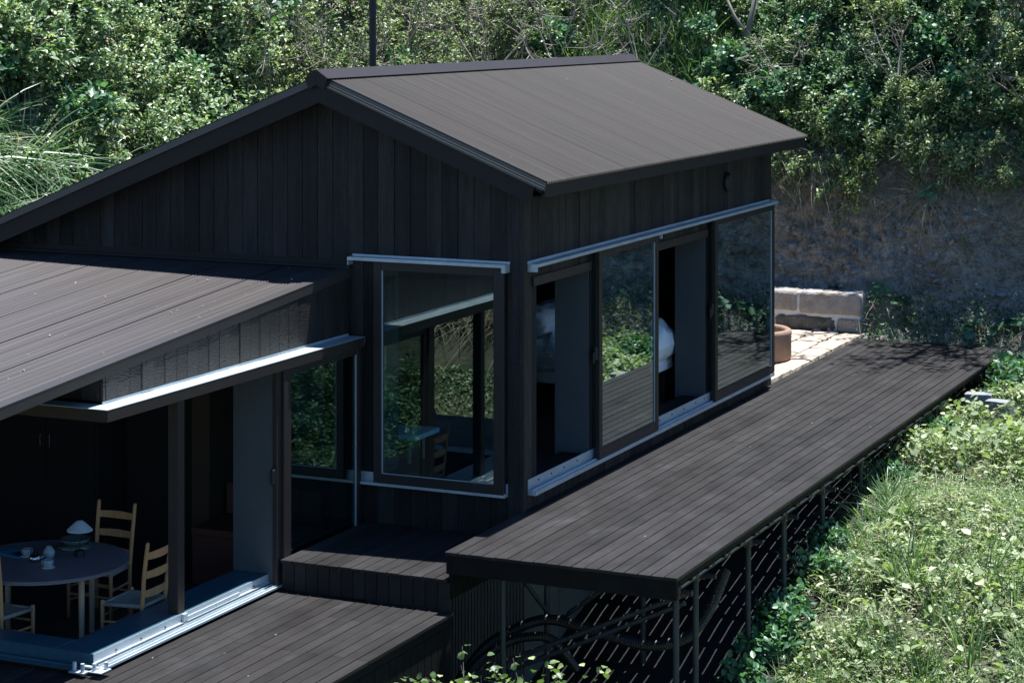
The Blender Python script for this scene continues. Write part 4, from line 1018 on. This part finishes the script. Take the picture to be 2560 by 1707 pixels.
LB = dict(
 hedge='cream tipped small-leaved shrub left of the gable',
 branchy='loose yellow green shrub behind the roof ridge',
 mid='deep green shrub on the shaded bank above the bare soil',
 low='fresh green shrub hanging over the top of the bare soil face',
 back='leafy shrub behind the roof verge at the end of the thicket')
GR = dict(hedge='thicket of shrubs left of the gable', branchy='loose shrubs behind the ridge', mid='shrubs on the shaded bank', low='shrubs over the soil face')
P_hedge = [make_shrub('leafy_shrub', LB['hedge'], 100 + i, 1.0, 0.95, 9, 10, 6, 11, 0.064, 0.52, M['leaf_a'], M['darkbark'], 0.012) for i in range(3)]
P_branchy = [make_shrub('branchy_shrub', LB['branchy'], 200 + i, 1.5, 0.85, 7, 9, 6, 9, 0.066, 0.55, M['leaf_b'], M['bark'], 0.026, bare=0.25) for i in range(3)]
P_mid = [make_shrub('leafy_shrub', LB['mid'], 300 + i, 0.95, 1.0, 8, 8, 6, 8, 0.075, 0.48, M['leaf_c'], M['darkbark'], 0.011) for i in range(3)]
P_low = [make_shrub('leafy_shrub', LB['low'], 400 + i, 0.75, 1.1, 8, 7, 5, 8, 0.07, 0.42, M['leaf_b'], M['bark'], 0.009) for i in range(2)]
P_ochre = make_shrub('leafy_shrub', 'ochre leaved shrub in the top left corner above the arching grass', 450, 1.0, 0.9, 7, 7, 5, 9, 0.11, 0.35, M['leaf_e'], M['darkbark'], 0.013)
P_big = [make_shrub('big_leaf_plant', 'big leaved green creeper among the thicket', 470 + i, 0.7, 1.1, 6, 5, 3, 5, 0.15, 0.75, M['leaf_d'], M['darkbark'], 0.007, cat='creeper') for i in range(2)]
P_bare = [make_shrub('bare_shrub', 'pale leafless branching shrub in front of the thicket behind the ridge', 480 + i, 1.5, 0.9, 5, 6, 3, 3, 0.05, 0.55, M['leaf_b'], M['palebark'], 0.02, bare=0.8) for i in range(3)]
P_arch = [make_grass('arching_grass', 'big arching green grass clump at the left picture edge', 500 + i, 210, 1.4, 0.028, 0.75, 0.55, M['grass_k'], foot=0.14, dry=0.06) for i in range(2)]
P_tall = [make_grass('tall_grass', 'upright tall green grass behind the far end of the ridge', 520 + i, 130, 1.05, 0.02, 0.4, 0.3, M['grass_g'], foot=0.16, dry=0.12) for i in range(2)]
P_dark = [make_grass('bank_grass', 'drooping dark green grass on the shaded bank', 540 + i, 120, 0.75, 0.012, 0.7, 0.6, M['leaf_c'], foot=0.14, dry=0.35) for i in range(2)]
P_straw = [make_grass('dry_grass', 'hanging dry straw coloured grass over the soil face', 560 + i, 150, 0.8, 0.007, 1.3, 0.45, M['grass_d'], foot=0.22, hang=0.0) for i in range(2)]
P_colt = [make_broad('broad_leaf_plant', 'clump of round coltsfoot leaves at the foot of the bank', 580 + i, 9, 0.095, 0.32, M['leaf_d']) for i in range(2)]
P_vine = [make_vine('hanging_vine', 'bright green vine trailing down the soil face', 600 + i, 6, 1.0, M['leaf_b']) for i in range(2)]
used = set()
def zl(label, P, lo, hi):
    return label + (', lowest row' if P.z < lo else ', at the top picture edge' if P.z > hi else ', halfway up')
def put(proto, P, n=None, sc=1.0, lean=0.4, label=None, group=None, rz=None, sink=0.05, quat=None):
    up = Vector((0, 0, 1))
    if n is not None: up = (up * (1 - lean) + n * lean).normalized()
    q = quat if quat is not None else up.to_track_quat('Z', 'Y') @ Matrix.Rotation(rng.uniform(0, 6.283) if rz is None else rz, 3, 'Z').to_quaternion()
    loc = Vector(P) - up * sink * sc; s3 = (sc * rng.uniform(.9, 1.1), sc * rng.uniform(.9, 1.1), sc)
    if proto.name not in used:
        used.add(proto.name); o = proto; o.location = loc; o.rotation_euler = q.to_euler(); o.scale = s3
        if label: o['label'] = label
        if group: o['group'] = group
        return o
    return dup(proto, loc, q.to_euler(), s3, label, group)
def scatter(s0, s1, v0, v1, d, tries=4000):
    pts = []
    for _ in range(tries):
        s = rng.uniform(s0, s1); v = rng.uniform(v0, v1)
        if all((s - a) ** 2 + (v - b) ** 2 > d * d for a, b in pts): pts.append((s, v))
    return pts
sL0, sL1 = s_at(-7.4, 9.2), s_at(-9.7, -0.6)
s_r0, s_r1 = s_at(4.6, 10.5), s_at(-2.6, 11.6)
vz = lambda z: float(np.interp(z, PZ, PL))
g_hedge = 'small-leaved shrubs in the thicket left of the gable'
for s, v in scatter(sL0, sL1, vz(1.5), vz(5.4), 0.85):
    P, n = bank(s, v)
    if P.y < 5.8 and P.z < 3.9 - 0.2 * (P.y - 2): continue
    put(rng.choice(P_hedge), P, n, rng.uniform(1.0, 1.65), 0.4, zl(LB['hedge'], P, 2.9, 4.1), g_hedge)
for s, v in scatter(s_at(-4.6, 11.3), sL0, vz(2.4), vz(5.4), 0.62):
    P, n = bank(s, v); put(rng.choice(P_branchy), P, n, rng.uniform(.75, 1.1), 0.3, zl(LB['branchy'], P, 3.2, 4.2), 'loose shrubs behind the ridge')
for s, v in scatter(s_at(-3.2, 11.5), s_at(-7.2, 9.3), vz(2.6), vz(4.3), 1.0):
    P, n = bank(s, v); put(rng.choice(P_bare), P + n * 0.65, n, rng.uniform(.7, 1.0), 0.3, P_bare[0]['label'], 'bare shrubs behind the ridge')
for s, v in scatter(s_r0, s_r1, vz(2.7), vz(4.6), 1.6, 300):
    P, n = bank(s, v); put(rng.choice(P_bare), P + n * 0.5, n, rng.uniform(.5, .8), 0.4, 'pale leafless branches sticking out of the shaded bank', 'bare branches on the shaded bank')
for s, v in scatter(s_at(-2.6, 11.6), s_at(-4.9, 11.2), vz(2.2), vz(5.2), 0.36):
    P, n = bank(s, v); put(rng.choice(P_tall), P, n, rng.uniform(.75, 1.2), 0.15, P_tall[0]['label'], 'tall grass behind the ridge end')
for s, v in scatter(s_r0, s_r1, vz(2.75), vz(5.2), 0.66):
    P, n = bank(s, v); put(rng.choice(P_mid), P, n, rng.uniform(.65, 1.1), 0.4, zl(LB['mid'], P, 3.3, 4.2), 'shrubs on the shaded bank')
for s, v in scatter(s_r0, s_r1, vz(2.1), vz(4.6), 0.62):
    P, n = bank(s, v); put(rng.choice(P_dark), P, n, rng.uniform(.8, 1.25), 0.45, P_dark[0]['label'], 'drooping grass on the shaded bank')
for s, v in scatter(s_r0, s_r1, vz(1.95), vz(2.75), 0.38):
    P, n = bank(s, v); put(rng.choice(P_straw), P, n, rng.uniform(.8, 1.2), 0.7, P_straw[0]['label'], 'dry grass over the soil face')
for s, v in scatter(s_r0, s_r1, vz(2.2), vz(2.9), 0.6):
    P, n = bank(s, v); put(rng.choice(P_low), P, n, rng.uniform(.7, 1.1), 0.75, LB['low'], 'shrubs hanging over the soil face')
for s, v in scatter(s_at(-2.6, 11.6), sL1, vz(2.6), vz(5.2), 1.5, 400):
    P, n = bank(s, v); put(rng.choice(P_big), P + n * 0.55, n, rng.uniform(.6, 1.0), 0.5, 'big leaved green creeper among the shrubs behind the roof', 'big leaved creepers')
for s, v in scatter(s_r0, s_r1, vz(2.6), vz(5.0), 1.0, 500):
    P, n = bank(s, v); put(rng.choice(P_big), P + n * 0.4, n, rng.uniform(.5, .85), 0.5, 'big leaved green creeper on the shaded bank', 'creepers on the shaded bank')
for s, v in scatter(s_r0, s_r1, vz(2.7), vz(5.2), 0.95):
    P, n = bank(s, v); put(rng.choice(P_low), P + n * 0.2, n, rng.uniform(.8, 1.25), 0.4, zl('fresh yellow green shrub on the shaded bank', P, 3.3, 4.2), 'yellow green shrubs on the shaded bank')
for (s, v, sc) in ((s_at(-0.55, 11.6), vz(2.5), 1.15), (s_at(-0.4, 11.6), vz(2.2), 1.0), (s_at(-0.75, 11.6), vz(1.7), 0.45), (s_at(0.45, 11.6), vz(1.85), 0.3), (s_at(1.3, 11.6), vz(1.3), 0.35), (s_at(1.9, 11.6), vz(2.6), 0.6), (s_at(0.5, 11.6), vz(2.4), .6), (s_at(-1.6, 11.6), vz(2.3), .6), (s_at(1.2, 11.6), vz(2.3), .55), (s_at(2.3, 11.5), vz(2.2), .8), (s_at(-1.3, 11.6), vz(2.0), .4), (s_at(-0.5, 11.6), vz(2.7), 1.1), (s_at(-0.25, 11.6), vz(2.4), .8), (s_at(0.9, 11.6), vz(2.6), .7), (s_at(1.6, 11.6), vz(2.4), .7)):
    P, n = bank(s, v); tu = (bank(s, v + 0.25, False)[0] - bank(s, v - 0.25, False)[0]).normalized(); yx = -n; xx = yx.cross(tu).normalized()
    q = Matrix((xx, tu.cross(xx), tu)).transposed().to_quaternion()
    put(rng.choice(P_vine), P + n * 0.16, None, sc, 0, P_vine[0]['label'], 'vines on the soil face', sink=0, quat=q)
for (y, z, sc) in ((1.6, 2.0, 1.5), (2.2, 1.5, 1.5), (3.9, 2.8, 1.3), (4.4, 2.9, 1.2), (4.9, 2.5, 1.2), (5.4, 2.1, 1.1), (2.5, 2.6, 1.35), (3.1, 1.8, 1.3), (3.3, 2.7, 1.25), (3.8, 2.1, 1.2), (4.3, 1.7, 1.1), (4.6, 2.3, 1.0), (1.9, 3.0, 1.2), (2.9, 3.2, 1.15), (3.6, 3.3, 1.0), (5.0, 1.8, .9)):
    P, n = bank(s_at(-8.0, y), vz(z)); put(rng.choice(P_arch), P, n, sc, 0.55, P_arch[0]['label'], 'arching grass at the left edge')
for (x, y, z) in ((-8.1, 2.6, 3.9), (-8.1, 3.3, 4.2), (-8.1, 1.9, 4.1), (-8.1, 4.0, 4.5)):
    P, n = bank(s_at(x, y), vz(z)); put(P_ochre, P, n, 1.05, 0.45, P_ochre['label'], 'ochre shrubs in the top left')
for (s, v, sc) in ((s_at(1.55, 11.6), 0.75, 1.0), (s_at(1.95, 11.6), 0.95, .95), (s_at(2.35, 11.5), 0.9, 1.1), (s_at(0.05, 11.6), 1.35, .8), (s_at(0.35, 11.6), 1.15, .75), (s_at(2.7, 11.4), 1.3, 1.0), (s_at(0.75, 11.6), 2.9, .8), (s_at(2.9, 11.3), .7, 1.0), (s_at(-1.6, 11.6), 3.3, 1.0), (s_at(-1.2, 11.6), 3.2, 1.0)):
    P, n = bank(s, v); put(rng.choice(P_colt), P, n, sc, 0.35, P_colt[0]['label'], 'round leaved plants at the foot of the bank')

# trees on the top of the bank; their crowns overhang and shade the soil face and the deck end
P_tree = make_shrub('shade_tree', 'small tree on top of the bank, leaning over the deck end', 700, 3.6, 0.7, 6, 13, 6, 8, 0.10, 0.5, M['leaf_c'], M['bark'], 0.04, cat='tree', part=('trunk', 'crown'))
for (x, y, z, sc, up, lab) in ((2.1, 14.6, 4.4, 1.35, (0.0, -0.40, 0.9), 'tree on the bank top, its crown leaning over the far end of the deck'), (4.6, 14.2, 4.4, 1.2, (-.1, -0.2, 0.95), 'tree on the bank top right of the deck end'),
                   (-3.4, 16.2, 5.4, 1.0, (0, -0.1, 0.95), 'tree on the bank top behind the tall grass')):
    up = Vector(up).normalized(); put(P_tree, (x, y, z), None, sc, 0, lab, 'trees on top of the bank', sink=0.1, quat=up.to_track_quat('Z', 'Y'))
# grey trunk that shows between the grasses
m = MB(); P, n = bank(s_at(-2.35, 11.6), vz(3.2))
m.tube([P + Vector((0.1, 0, -0.3)), P + Vector((0.0, -0.02, 0.5)), P + Vector((0.05, 0.05, 1.1)), P + Vector((0.22, 0.1, 1.9))], [0.06, 0.05, 0.045, 0.035], 10)
m.tube([P + Vector((0.04, 0.04, 1.0)), P + Vector((-0.2, 0.1, 1.3)), P + Vector((-0.5, 0.15, 1.9))], [0.035, 0.03, 0.02], 8)
t_ = thing('bare_tree', 'smooth grey forked trunk among the tall grass behind the roof', 'tree'); obj('trunk', m, M['bark'], t_, smooth=True)

# ---- undergrowth that fills the bank between the shrubs
g = np.random.default_rng(31); nb = NB(); nd = NB()
def bank_cloud(s0, s1, v0, v1, n, L, lift):
    P = []; N = []
    for i in range(n // 6):
        p, q = bank(g.uniform(s0, s1), g.uniform(v0, v1), True)
        for k in range(6): P.append(np.array(p) + np.array(q) * g.random() * lift + g.normal(size=3) * 0.09); N.append(q)
    P = np.array(P); N = np.array(N); m = len(P); sz = L * g.uniform(.5, 1.3, m)
    return P, N, sz
P, N, sz = bank_cloud(s_at(-4.6, 11.3), sL1, vz(0.8), vz(6.5), 80000, 0.075, 0.4); leaves(nb, P, g.normal(size=P.shape), N + np.array([0, 0, .6]) + 0.5 * g.normal(size=P.shape), sz, sz * .55)
P, N, sz = bank_cloud(s_r0, s_at(-4.6, 11.3), vz(2.55), vz(6.0), 46000, 0.085, 0.4); leaves(nb, P, g.normal(size=P.shape), N + np.array([0, 0, .6]) + 0.5 * g.normal(size=P.shape), sz, sz * .55)
tag(link('undergrowth', nb.mesh('undergrowth', M['leaf_c'])), 'dark green undergrowth filling the bank between the shrubs', 'undergrowth', kind='stuff')
# cut stalks and small weeds at the bank foot
P, N, sz = bank_cloud(s_at(4.4, 10.6), s_at(-0.05, 11.6), 0.15, 1.35, 9000, 0.055, 0.12); nb = NB(); leaves(nb, P, g.normal(size=P.shape), N + 0.6 * g.normal(size=P.shape), sz, sz * .5)
tag(link('bank_weeds', nb.mesh('bank_weeds', M['leaf_c'])), 'low weeds covering the foot of the bank', 'weeds', kind='stuff')
def stalks(n, s0, s1, v0, v1, L, W):
    P = []; U = []
    for i in range(n):
        p, q = bank(g.uniform(s0, s1), g.uniform(v0, v1)); P.append(np.array(p) + np.array(q) * (0.03 + 0.08 * g.random())); t = np.cross(np.array(q), g.normal(size=3)); U.append(t / np.linalg.norm(t) + np.array(q) * 0.15)
    P = np.array(P); U = np.array(U); return P, U, L * g.uniform(.3, 1.2, n), np.full(n, W)
P, U, l_, w_ = stalks(1500, s_at(4.4, 10.6), s_at(-0.05, 11.6), 0.2, 1.6, 0.34, 0.008); nb = NB(); blades(nb, P, U, l_, w_, np.full(len(P), .15), g, 2)
P, U, l_, w_ = stalks(420, s_r0, s_r1, 1.4, vz(2.5), 0.5, 0.007); U[:, 2] -= 0.8; blades(nb, P, U, l_, w_, np.full(len(P), .3), g, 4)
tag(link('dry_stalks', nb.mesh('dry_stalks', M['grass_d'])), 'dry cut stalks and roots lying on the bank', 'stalks', kind='stuff')

# ---- sunny weeds beside and under the deck edge
g = np.random.default_rng(41); nb = NB(); nr = NB(); ng = NB(); nd = NB()
def gpts(n, x0, x1, y0, y1, edge=True):
    out = []
    while len(out) < n:
        x = g.uniform(x0, x1); y = g.uniform(y0, y1)
        if edge and x < 2.12 + 0.10 * noise.noise(Vector((0, y * 1.7, 2))) and g.random() > 0.06 + 0.25 * max(0, (x - 1.85) / 0.3): continue
        if (x - 2.6) ** 2 + (y - 8.45) ** 2 < 0.3: continue
        d = noise.noise(Vector((x * 0.9, y * 0.9, 11))) + 0.5 * noise.noise(Vector((x * 2.6, y * 2.6, 12)))
        if d < -0.28 and g.random() < 0.85: continue
        out.append((x, y, d))
    return out
def mound(x, y): return max(0, 0.16 + 0.22 * noise.noise(Vector((x * 0.8, y * 0.8, 21))) + 0.12 * noise.noise(Vector((x * 2.2, y * 2.2, 22))))
def weed(n, x0, x1, y0, y1, L, nbk, lift=1.0, rnd=False, wf=0.55):
    pts = gpts(n // 5, x0, x1, y0, y1); P = []
    for (x, y, d) in pts:
        h = mound(x, y) * lift
        for k in range(5): P.append((x + g.normal() * 0.05, y + g.normal() * 0.05, ground_z(x, y) + h * g.uniform(.35, 1.1) + 0.02))
    P = np.array(P); m = len(P); sz = L * g.uniform(.5, 1.35, m)
    N = np.array([0, 0.05, 1.0]) + g.normal(size=(m, 3)) * 0.5
    if rnd: discs(nbk, P, N, sz * 0.5, g)
    else:
        D = g.normal(size=(m, 3)); D[:, 2] *= 0.4; leaves(nbk, P, D, N, sz, sz * wf, oval=L > 0.05)
weed(26000, 1.6, 4.6, -3.0, 9.0, 0.05, nb, 1.0, False, .45); weed(5000, 1.7, 4.6, -2.0, 4.0, 0.075, nb, 1.3, False, 0.55); weed(500, 1.7, 4.6, -1.0, 4.0, 0.12, nb, 1.5, False, 0.8); weed(2200, 1.8, 4.4, 5.0, 8.6, 0.085, nb, 1.5, False, 0.8); weed(12000, 4.4, 8.0, -3, 12, 0.09, nb)
weed(16000, 1.8, 4.4, -3, 9, 0.036, nb, 1.3, False, .4); weed(900, 1.8, 4.2, 5.2, 8.8, 0.08, nr, 1.7, True)
weed(7000, 2.0, 5.0, 9.0, 11.4, 0.075, nb, 1.8)
tag(link('weed_cover', nb.mesh('weed_cover', M['leaf_w'])), 'sunlit mixed weeds covering the slope right of the deck', 'weeds', kind='stuff')
tag(link('round_leaf_cover', nr.mesh('round_leaf_cover', M['leaf_w'])), 'patch of round leaved creeper along the middle of the deck edge', 'creeper', kind='stuff')
pts = gpts(20000, 1.7, 4.8, -3.0, 9.5); P = np.array([(x, y, ground_z(x, y) + 0.02) for x, y, d in pts]); m = len(P)
U = g.normal(size=(m, 3)) * 0.5; U[:, 2] = 1; blades(ng, P, U, 0.34 * g.uniform(.4, 1.4, m), np.full(m, 0.011), 0.5 * g.uniform(.3, 1.4, m), g, 4)
tag(link('grass_cover', ng.mesh('grass_cover', M['grass_g'])), 'thin green grass among the weeds right of the deck', 'grass', kind='stuff')
pts = gpts(11000, 2.0, 4.8, -3.0, 8.5); P = np.array([(x, y, ground_z(x, y) + mound(x, y) * g.uniform(.2, .9) + .02) for x, y, d in pts]); m = len(P)
U = g.normal(size=(m, 3)); U[:, 2] = np.abs(U[:, 2]) * .25; blades(nd, P, U, 0.22 * g.uniform(.3, 1.3, m), np.full(m, 0.008), .2 * g.uniform(.3, 1.4, m), g, 3)
tag(link('straw_litter', nd.mesh('straw_litter', M['grass_d'])), 'pale dry straw littering the sunny slope', 'straw', kind='stuff')

P_weedgrass = [make_grass('grass_tuft', 'bright arching grass tuft against the deck edge', 800 + i, 90, 0.75, 0.024, 0.75, 0.5, M['grass_g'], foot=0.1, dry=0.1) for i in range(2)]
for (x, y, sc) in ((2.2, 4.0, 1.1), (2.35, 4.3, 1.1), (2.15, 4.6, .9), (2.5, 3.9, .95), (2.3, 3.5, .85), (2.1, 5.6, .7), (2.15, 6.4, .7)):
    put(rng.choice(P_weedgrass), (x, y, ground_z(x, y)), None, sc, 0, P_weedgrass[0]['label'], 'grass tufts along the deck edge')
P_reed = [make_grass('reed_clump', 'tall upright dark grass standing out of the sunny weeds', 820 + i, 26, 0.85, 0.026, 0.25, 0.28, M['grass_g'], foot=0.09) for i in range(2)]
for (x, y, sc) in ((2.9, 2.6, 1.0), (3.15, 2.3, .9), (3.4, 1.8, 1.0), (3.8, 1.3, 1.0), (3.7, 2.4, .9), (2.7, 1.2, .7), (3.1, 1.0, .8), (4.0, 2.2, .9), (2.6, .7, .6), (3.5, .9, .8)):
    put(rng.choice(P_reed), (x, y, ground_z(x, y)), None, sc, 0, P_reed[0]['label'], 'reed clumps in the sunny weeds')
P_wplant = [make_shrub('weed_plant', 'leafy weed growing at the shady edge of the deck posts', 840 + i, 0.5, 0.9, 6, 5, 3, 6, 0.09, 0.7, M['leaf_d'], M['darkbark'], 0.006, cat='plant') for i in range(2)]
for (x, y, sc) in ((2.0, 0.9, .9), (2.1, 1.3, .9), (1.98, 1.7, .8), (2.1, 2.4, .8), (2.05, 3.0, .7), (2.0, .4, .9), (2.05, 5.2, .7), (2.1, 7.2, .7), (2.35, 9.7, 1.0), (2.5, 10.4, 1.2), (2.2, 10.9, 1.1), (2.8, 9.9, 1.1)):
    put(rng.choice(P_wplant), (x, y, ground_z(x, y)), None, sc, 0, P_wplant[0]['label'], 'leafy weeds at the deck edge')
P_flower = make_shrub('round_leaf_bush', 'round leaved bush with sunlit tips in front of the deck posts', 860, 1.7, 0.2, 9, 7, 5, 7, 0.062, 0.95, M['leaf_b'], M['bark'], 0.007, bare=0.05)
for (x, y, sc) in ((0.92, -2.75, 0.98), (1.42, -2.6, 0.92)):
    put(P_flower, (x, y, ground_z(x, y)), None, sc, 0, ('left' if x < 1 else 'right') + ' one of two round leaved bushes at the bottom edge below the deck', 'bushes below the deck', sink=0)

# ---- stones stuck in the bank face, leaf litter on roofs and decks
g = np.random.default_rng(61); m = MB()
for i in range(260):
    P, n = bank(g.uniform(s_r0, s_r1), g.uniform(1.3, vz(2.5))); r_ = 0.02 + 0.085 * g.random() ** 3
    pr = [(r_ * .5, -r_ * .6), (r_ * g.uniform(.8, 1.1), -r_ * .1), (r_ * g.uniform(.6, .9), r_ * .45), (r_ * .2, r_ * .65)]
    m.lathe(pr, 7, P + n * r_ * 0.3)
m2 = MB()
for i in range(1500):
    P, n = bank(g.uniform(s_r0 + 1, s_r1), g.uniform(0.9, vz(2.6))); r_ = 0.018 + 0.07 * g.random() ** 2.2; o0 = len(m2.v)
    m2.lathe([(r_ * .7, -r_ * .5), (r_ * g.uniform(.8, 1.15), -r_ * .1), (r_ * g.uniform(.5, .9), r_ * .4), (r_ * .15, r_ * .6)], 6, P + n * r_ * 0.05)
    for k in range(o0, len(m2.v)): m2.v[k] = tuple(np.array(m2.v[k]) + g.normal(size=3) * r_ * 0.16)
tag(obj('soil_clods', m2, M['soil'], smooth=False), 'crumbly soil clods on the bare bank face', 'soil', kind='stuff')
nb_ = NB()
for i in range(70):
    P, n = bank(g.uniform(s_r0 + 1, s_r1), g.uniform(vz(1.5), vz(2.6))); pts = [np.array(P + n * 0.03)]; d = np.array([g.normal() * .4, -0.3, -0.8])
    for k in range(6): d = d + g.normal(size=3) * .45 + np.array([0, 0, -.15]); d /= np.linalg.norm(d); pts.append(pts[-1] + d * g.uniform(.05, .14))
    twig(nb_, pts, 0.007, 0.003, 4)
tag(link('bank_roots', nb_.mesh('bank_roots', M['palebark'])), 'thin pale roots hanging out of the bank face', 'roots', kind='stuff')
tag(obj('bank_stones', m, M['concrete'], smooth=False), 'small grey stones stuck in the bare soil face', 'stones', kind='stuff')
def litter(n, fn, L):
    P = np.array([fn(g.random(), g.random()) for i in range(n)]); sz = L * g.uniform(.4, 1.3, n)
    leaves(nl, P, g.normal(size=(n, 3)) * np.array([1, 1, .1]), np.array([0, 0, 1.0]) + .25 * g.normal(size=(n, 3)), sz, sz * .5)
nl = NB(); litter(120, lambda a, b: (-7 + 5.2 * a, -0.1 - 5.8 * b, wroof(-0.1 - 5.8 * b) + 0.014), 0.03)
litter(6, lambda a, b: (RX + 0.2 + 2.0 * a, YA + 8 * b, roof_z(RX + 0.2 + 2.0 * a) + 0.014), 0.028); litter(10, lambda a, b: (2.05 * a, -1.6 + 13 * b, 0.006), 0.03); litter(4, lambda a, b: (-1.6 + 1.6 * a, -4.2 + 2.6 * b, -0.506), 0.025)
tag(link('leaf_litter', nl.mesh('leaf_litter', M['grass_d'])), 'tiny dry leaves fallen on the roofs and decks', 'leaf litter', kind='stuff')

# ---- the slope in front of the house, seen only as a reflection in the gable window
g = np.random.default_rng(51); nb = NB(); ng = NB(); nd = NB()
n = 50000; X = g.uniform(-11, -3, n); Y = g.uniform(-17, -8.5, n); Zs = np.array([ground_z(a, b) for a, b in zip(X, Y)]); P = np.stack([X, Y, Zs + 0.1 * g.random(n)], 1)
k = Zs < -1.0; sz = 0.075 * g.uniform(.5, 1.3, n); leaves(nb, P[k], g.normal(size=(k.sum(), 3)), np.array([0, .3, 1.0]) + .5 * g.normal(size=(k.sum(), 3)), sz[k], sz[k] * .5)
tag(link('front_weeds', nb.mesh('front_weeds', M['leaf_w'])), 'sunlit weeds on the slope mirrored in the gable window', 'weeds', kind='stuff')
k = Zs > -0.5; m = int(k.sum()); U = g.normal(size=(m, 3)) * .6 + np.array([0, .4, .7]); blades(nd, P[k], U, 0.8 * g.uniform(.4, 1.2, m), np.full(m, .016), .7 * g.uniform(.4, 1.4, m), g, 4)
tag(link('front_grass', nd.mesh('front_grass', M['grass_d'])), 'dry grass on the slope mirrored in the gable window', 'grass', kind='stuff')
for i in range(46):
    x = rng.uniform(3, 13); y = rng.uniform(-26, -8.5); pr = rng.choice(P_hedge + P_mid)
    put(pr, (x, y, ground_z(x, y)), None, rng.uniform(1.2, 2.0), 0, 'leafy shrub on the open slope mirrored in the wing door', 'shrubs on the open slope')
for pr in list(P_hedge) + list(P_branchy) + list(P_mid) + list(P_low) + [P_ochre] + P_bare + P_big + P_arch + P_tall + P_dark + P_straw + P_colt + P_vine + [P_tree, P_flower] + P_weedgrass + P_reed + P_wplant:
    if pr.name not in used:
        for c in list(pr.children): bpy.data.objects.remove(c)
        bpy.data.objects.remove(pr)
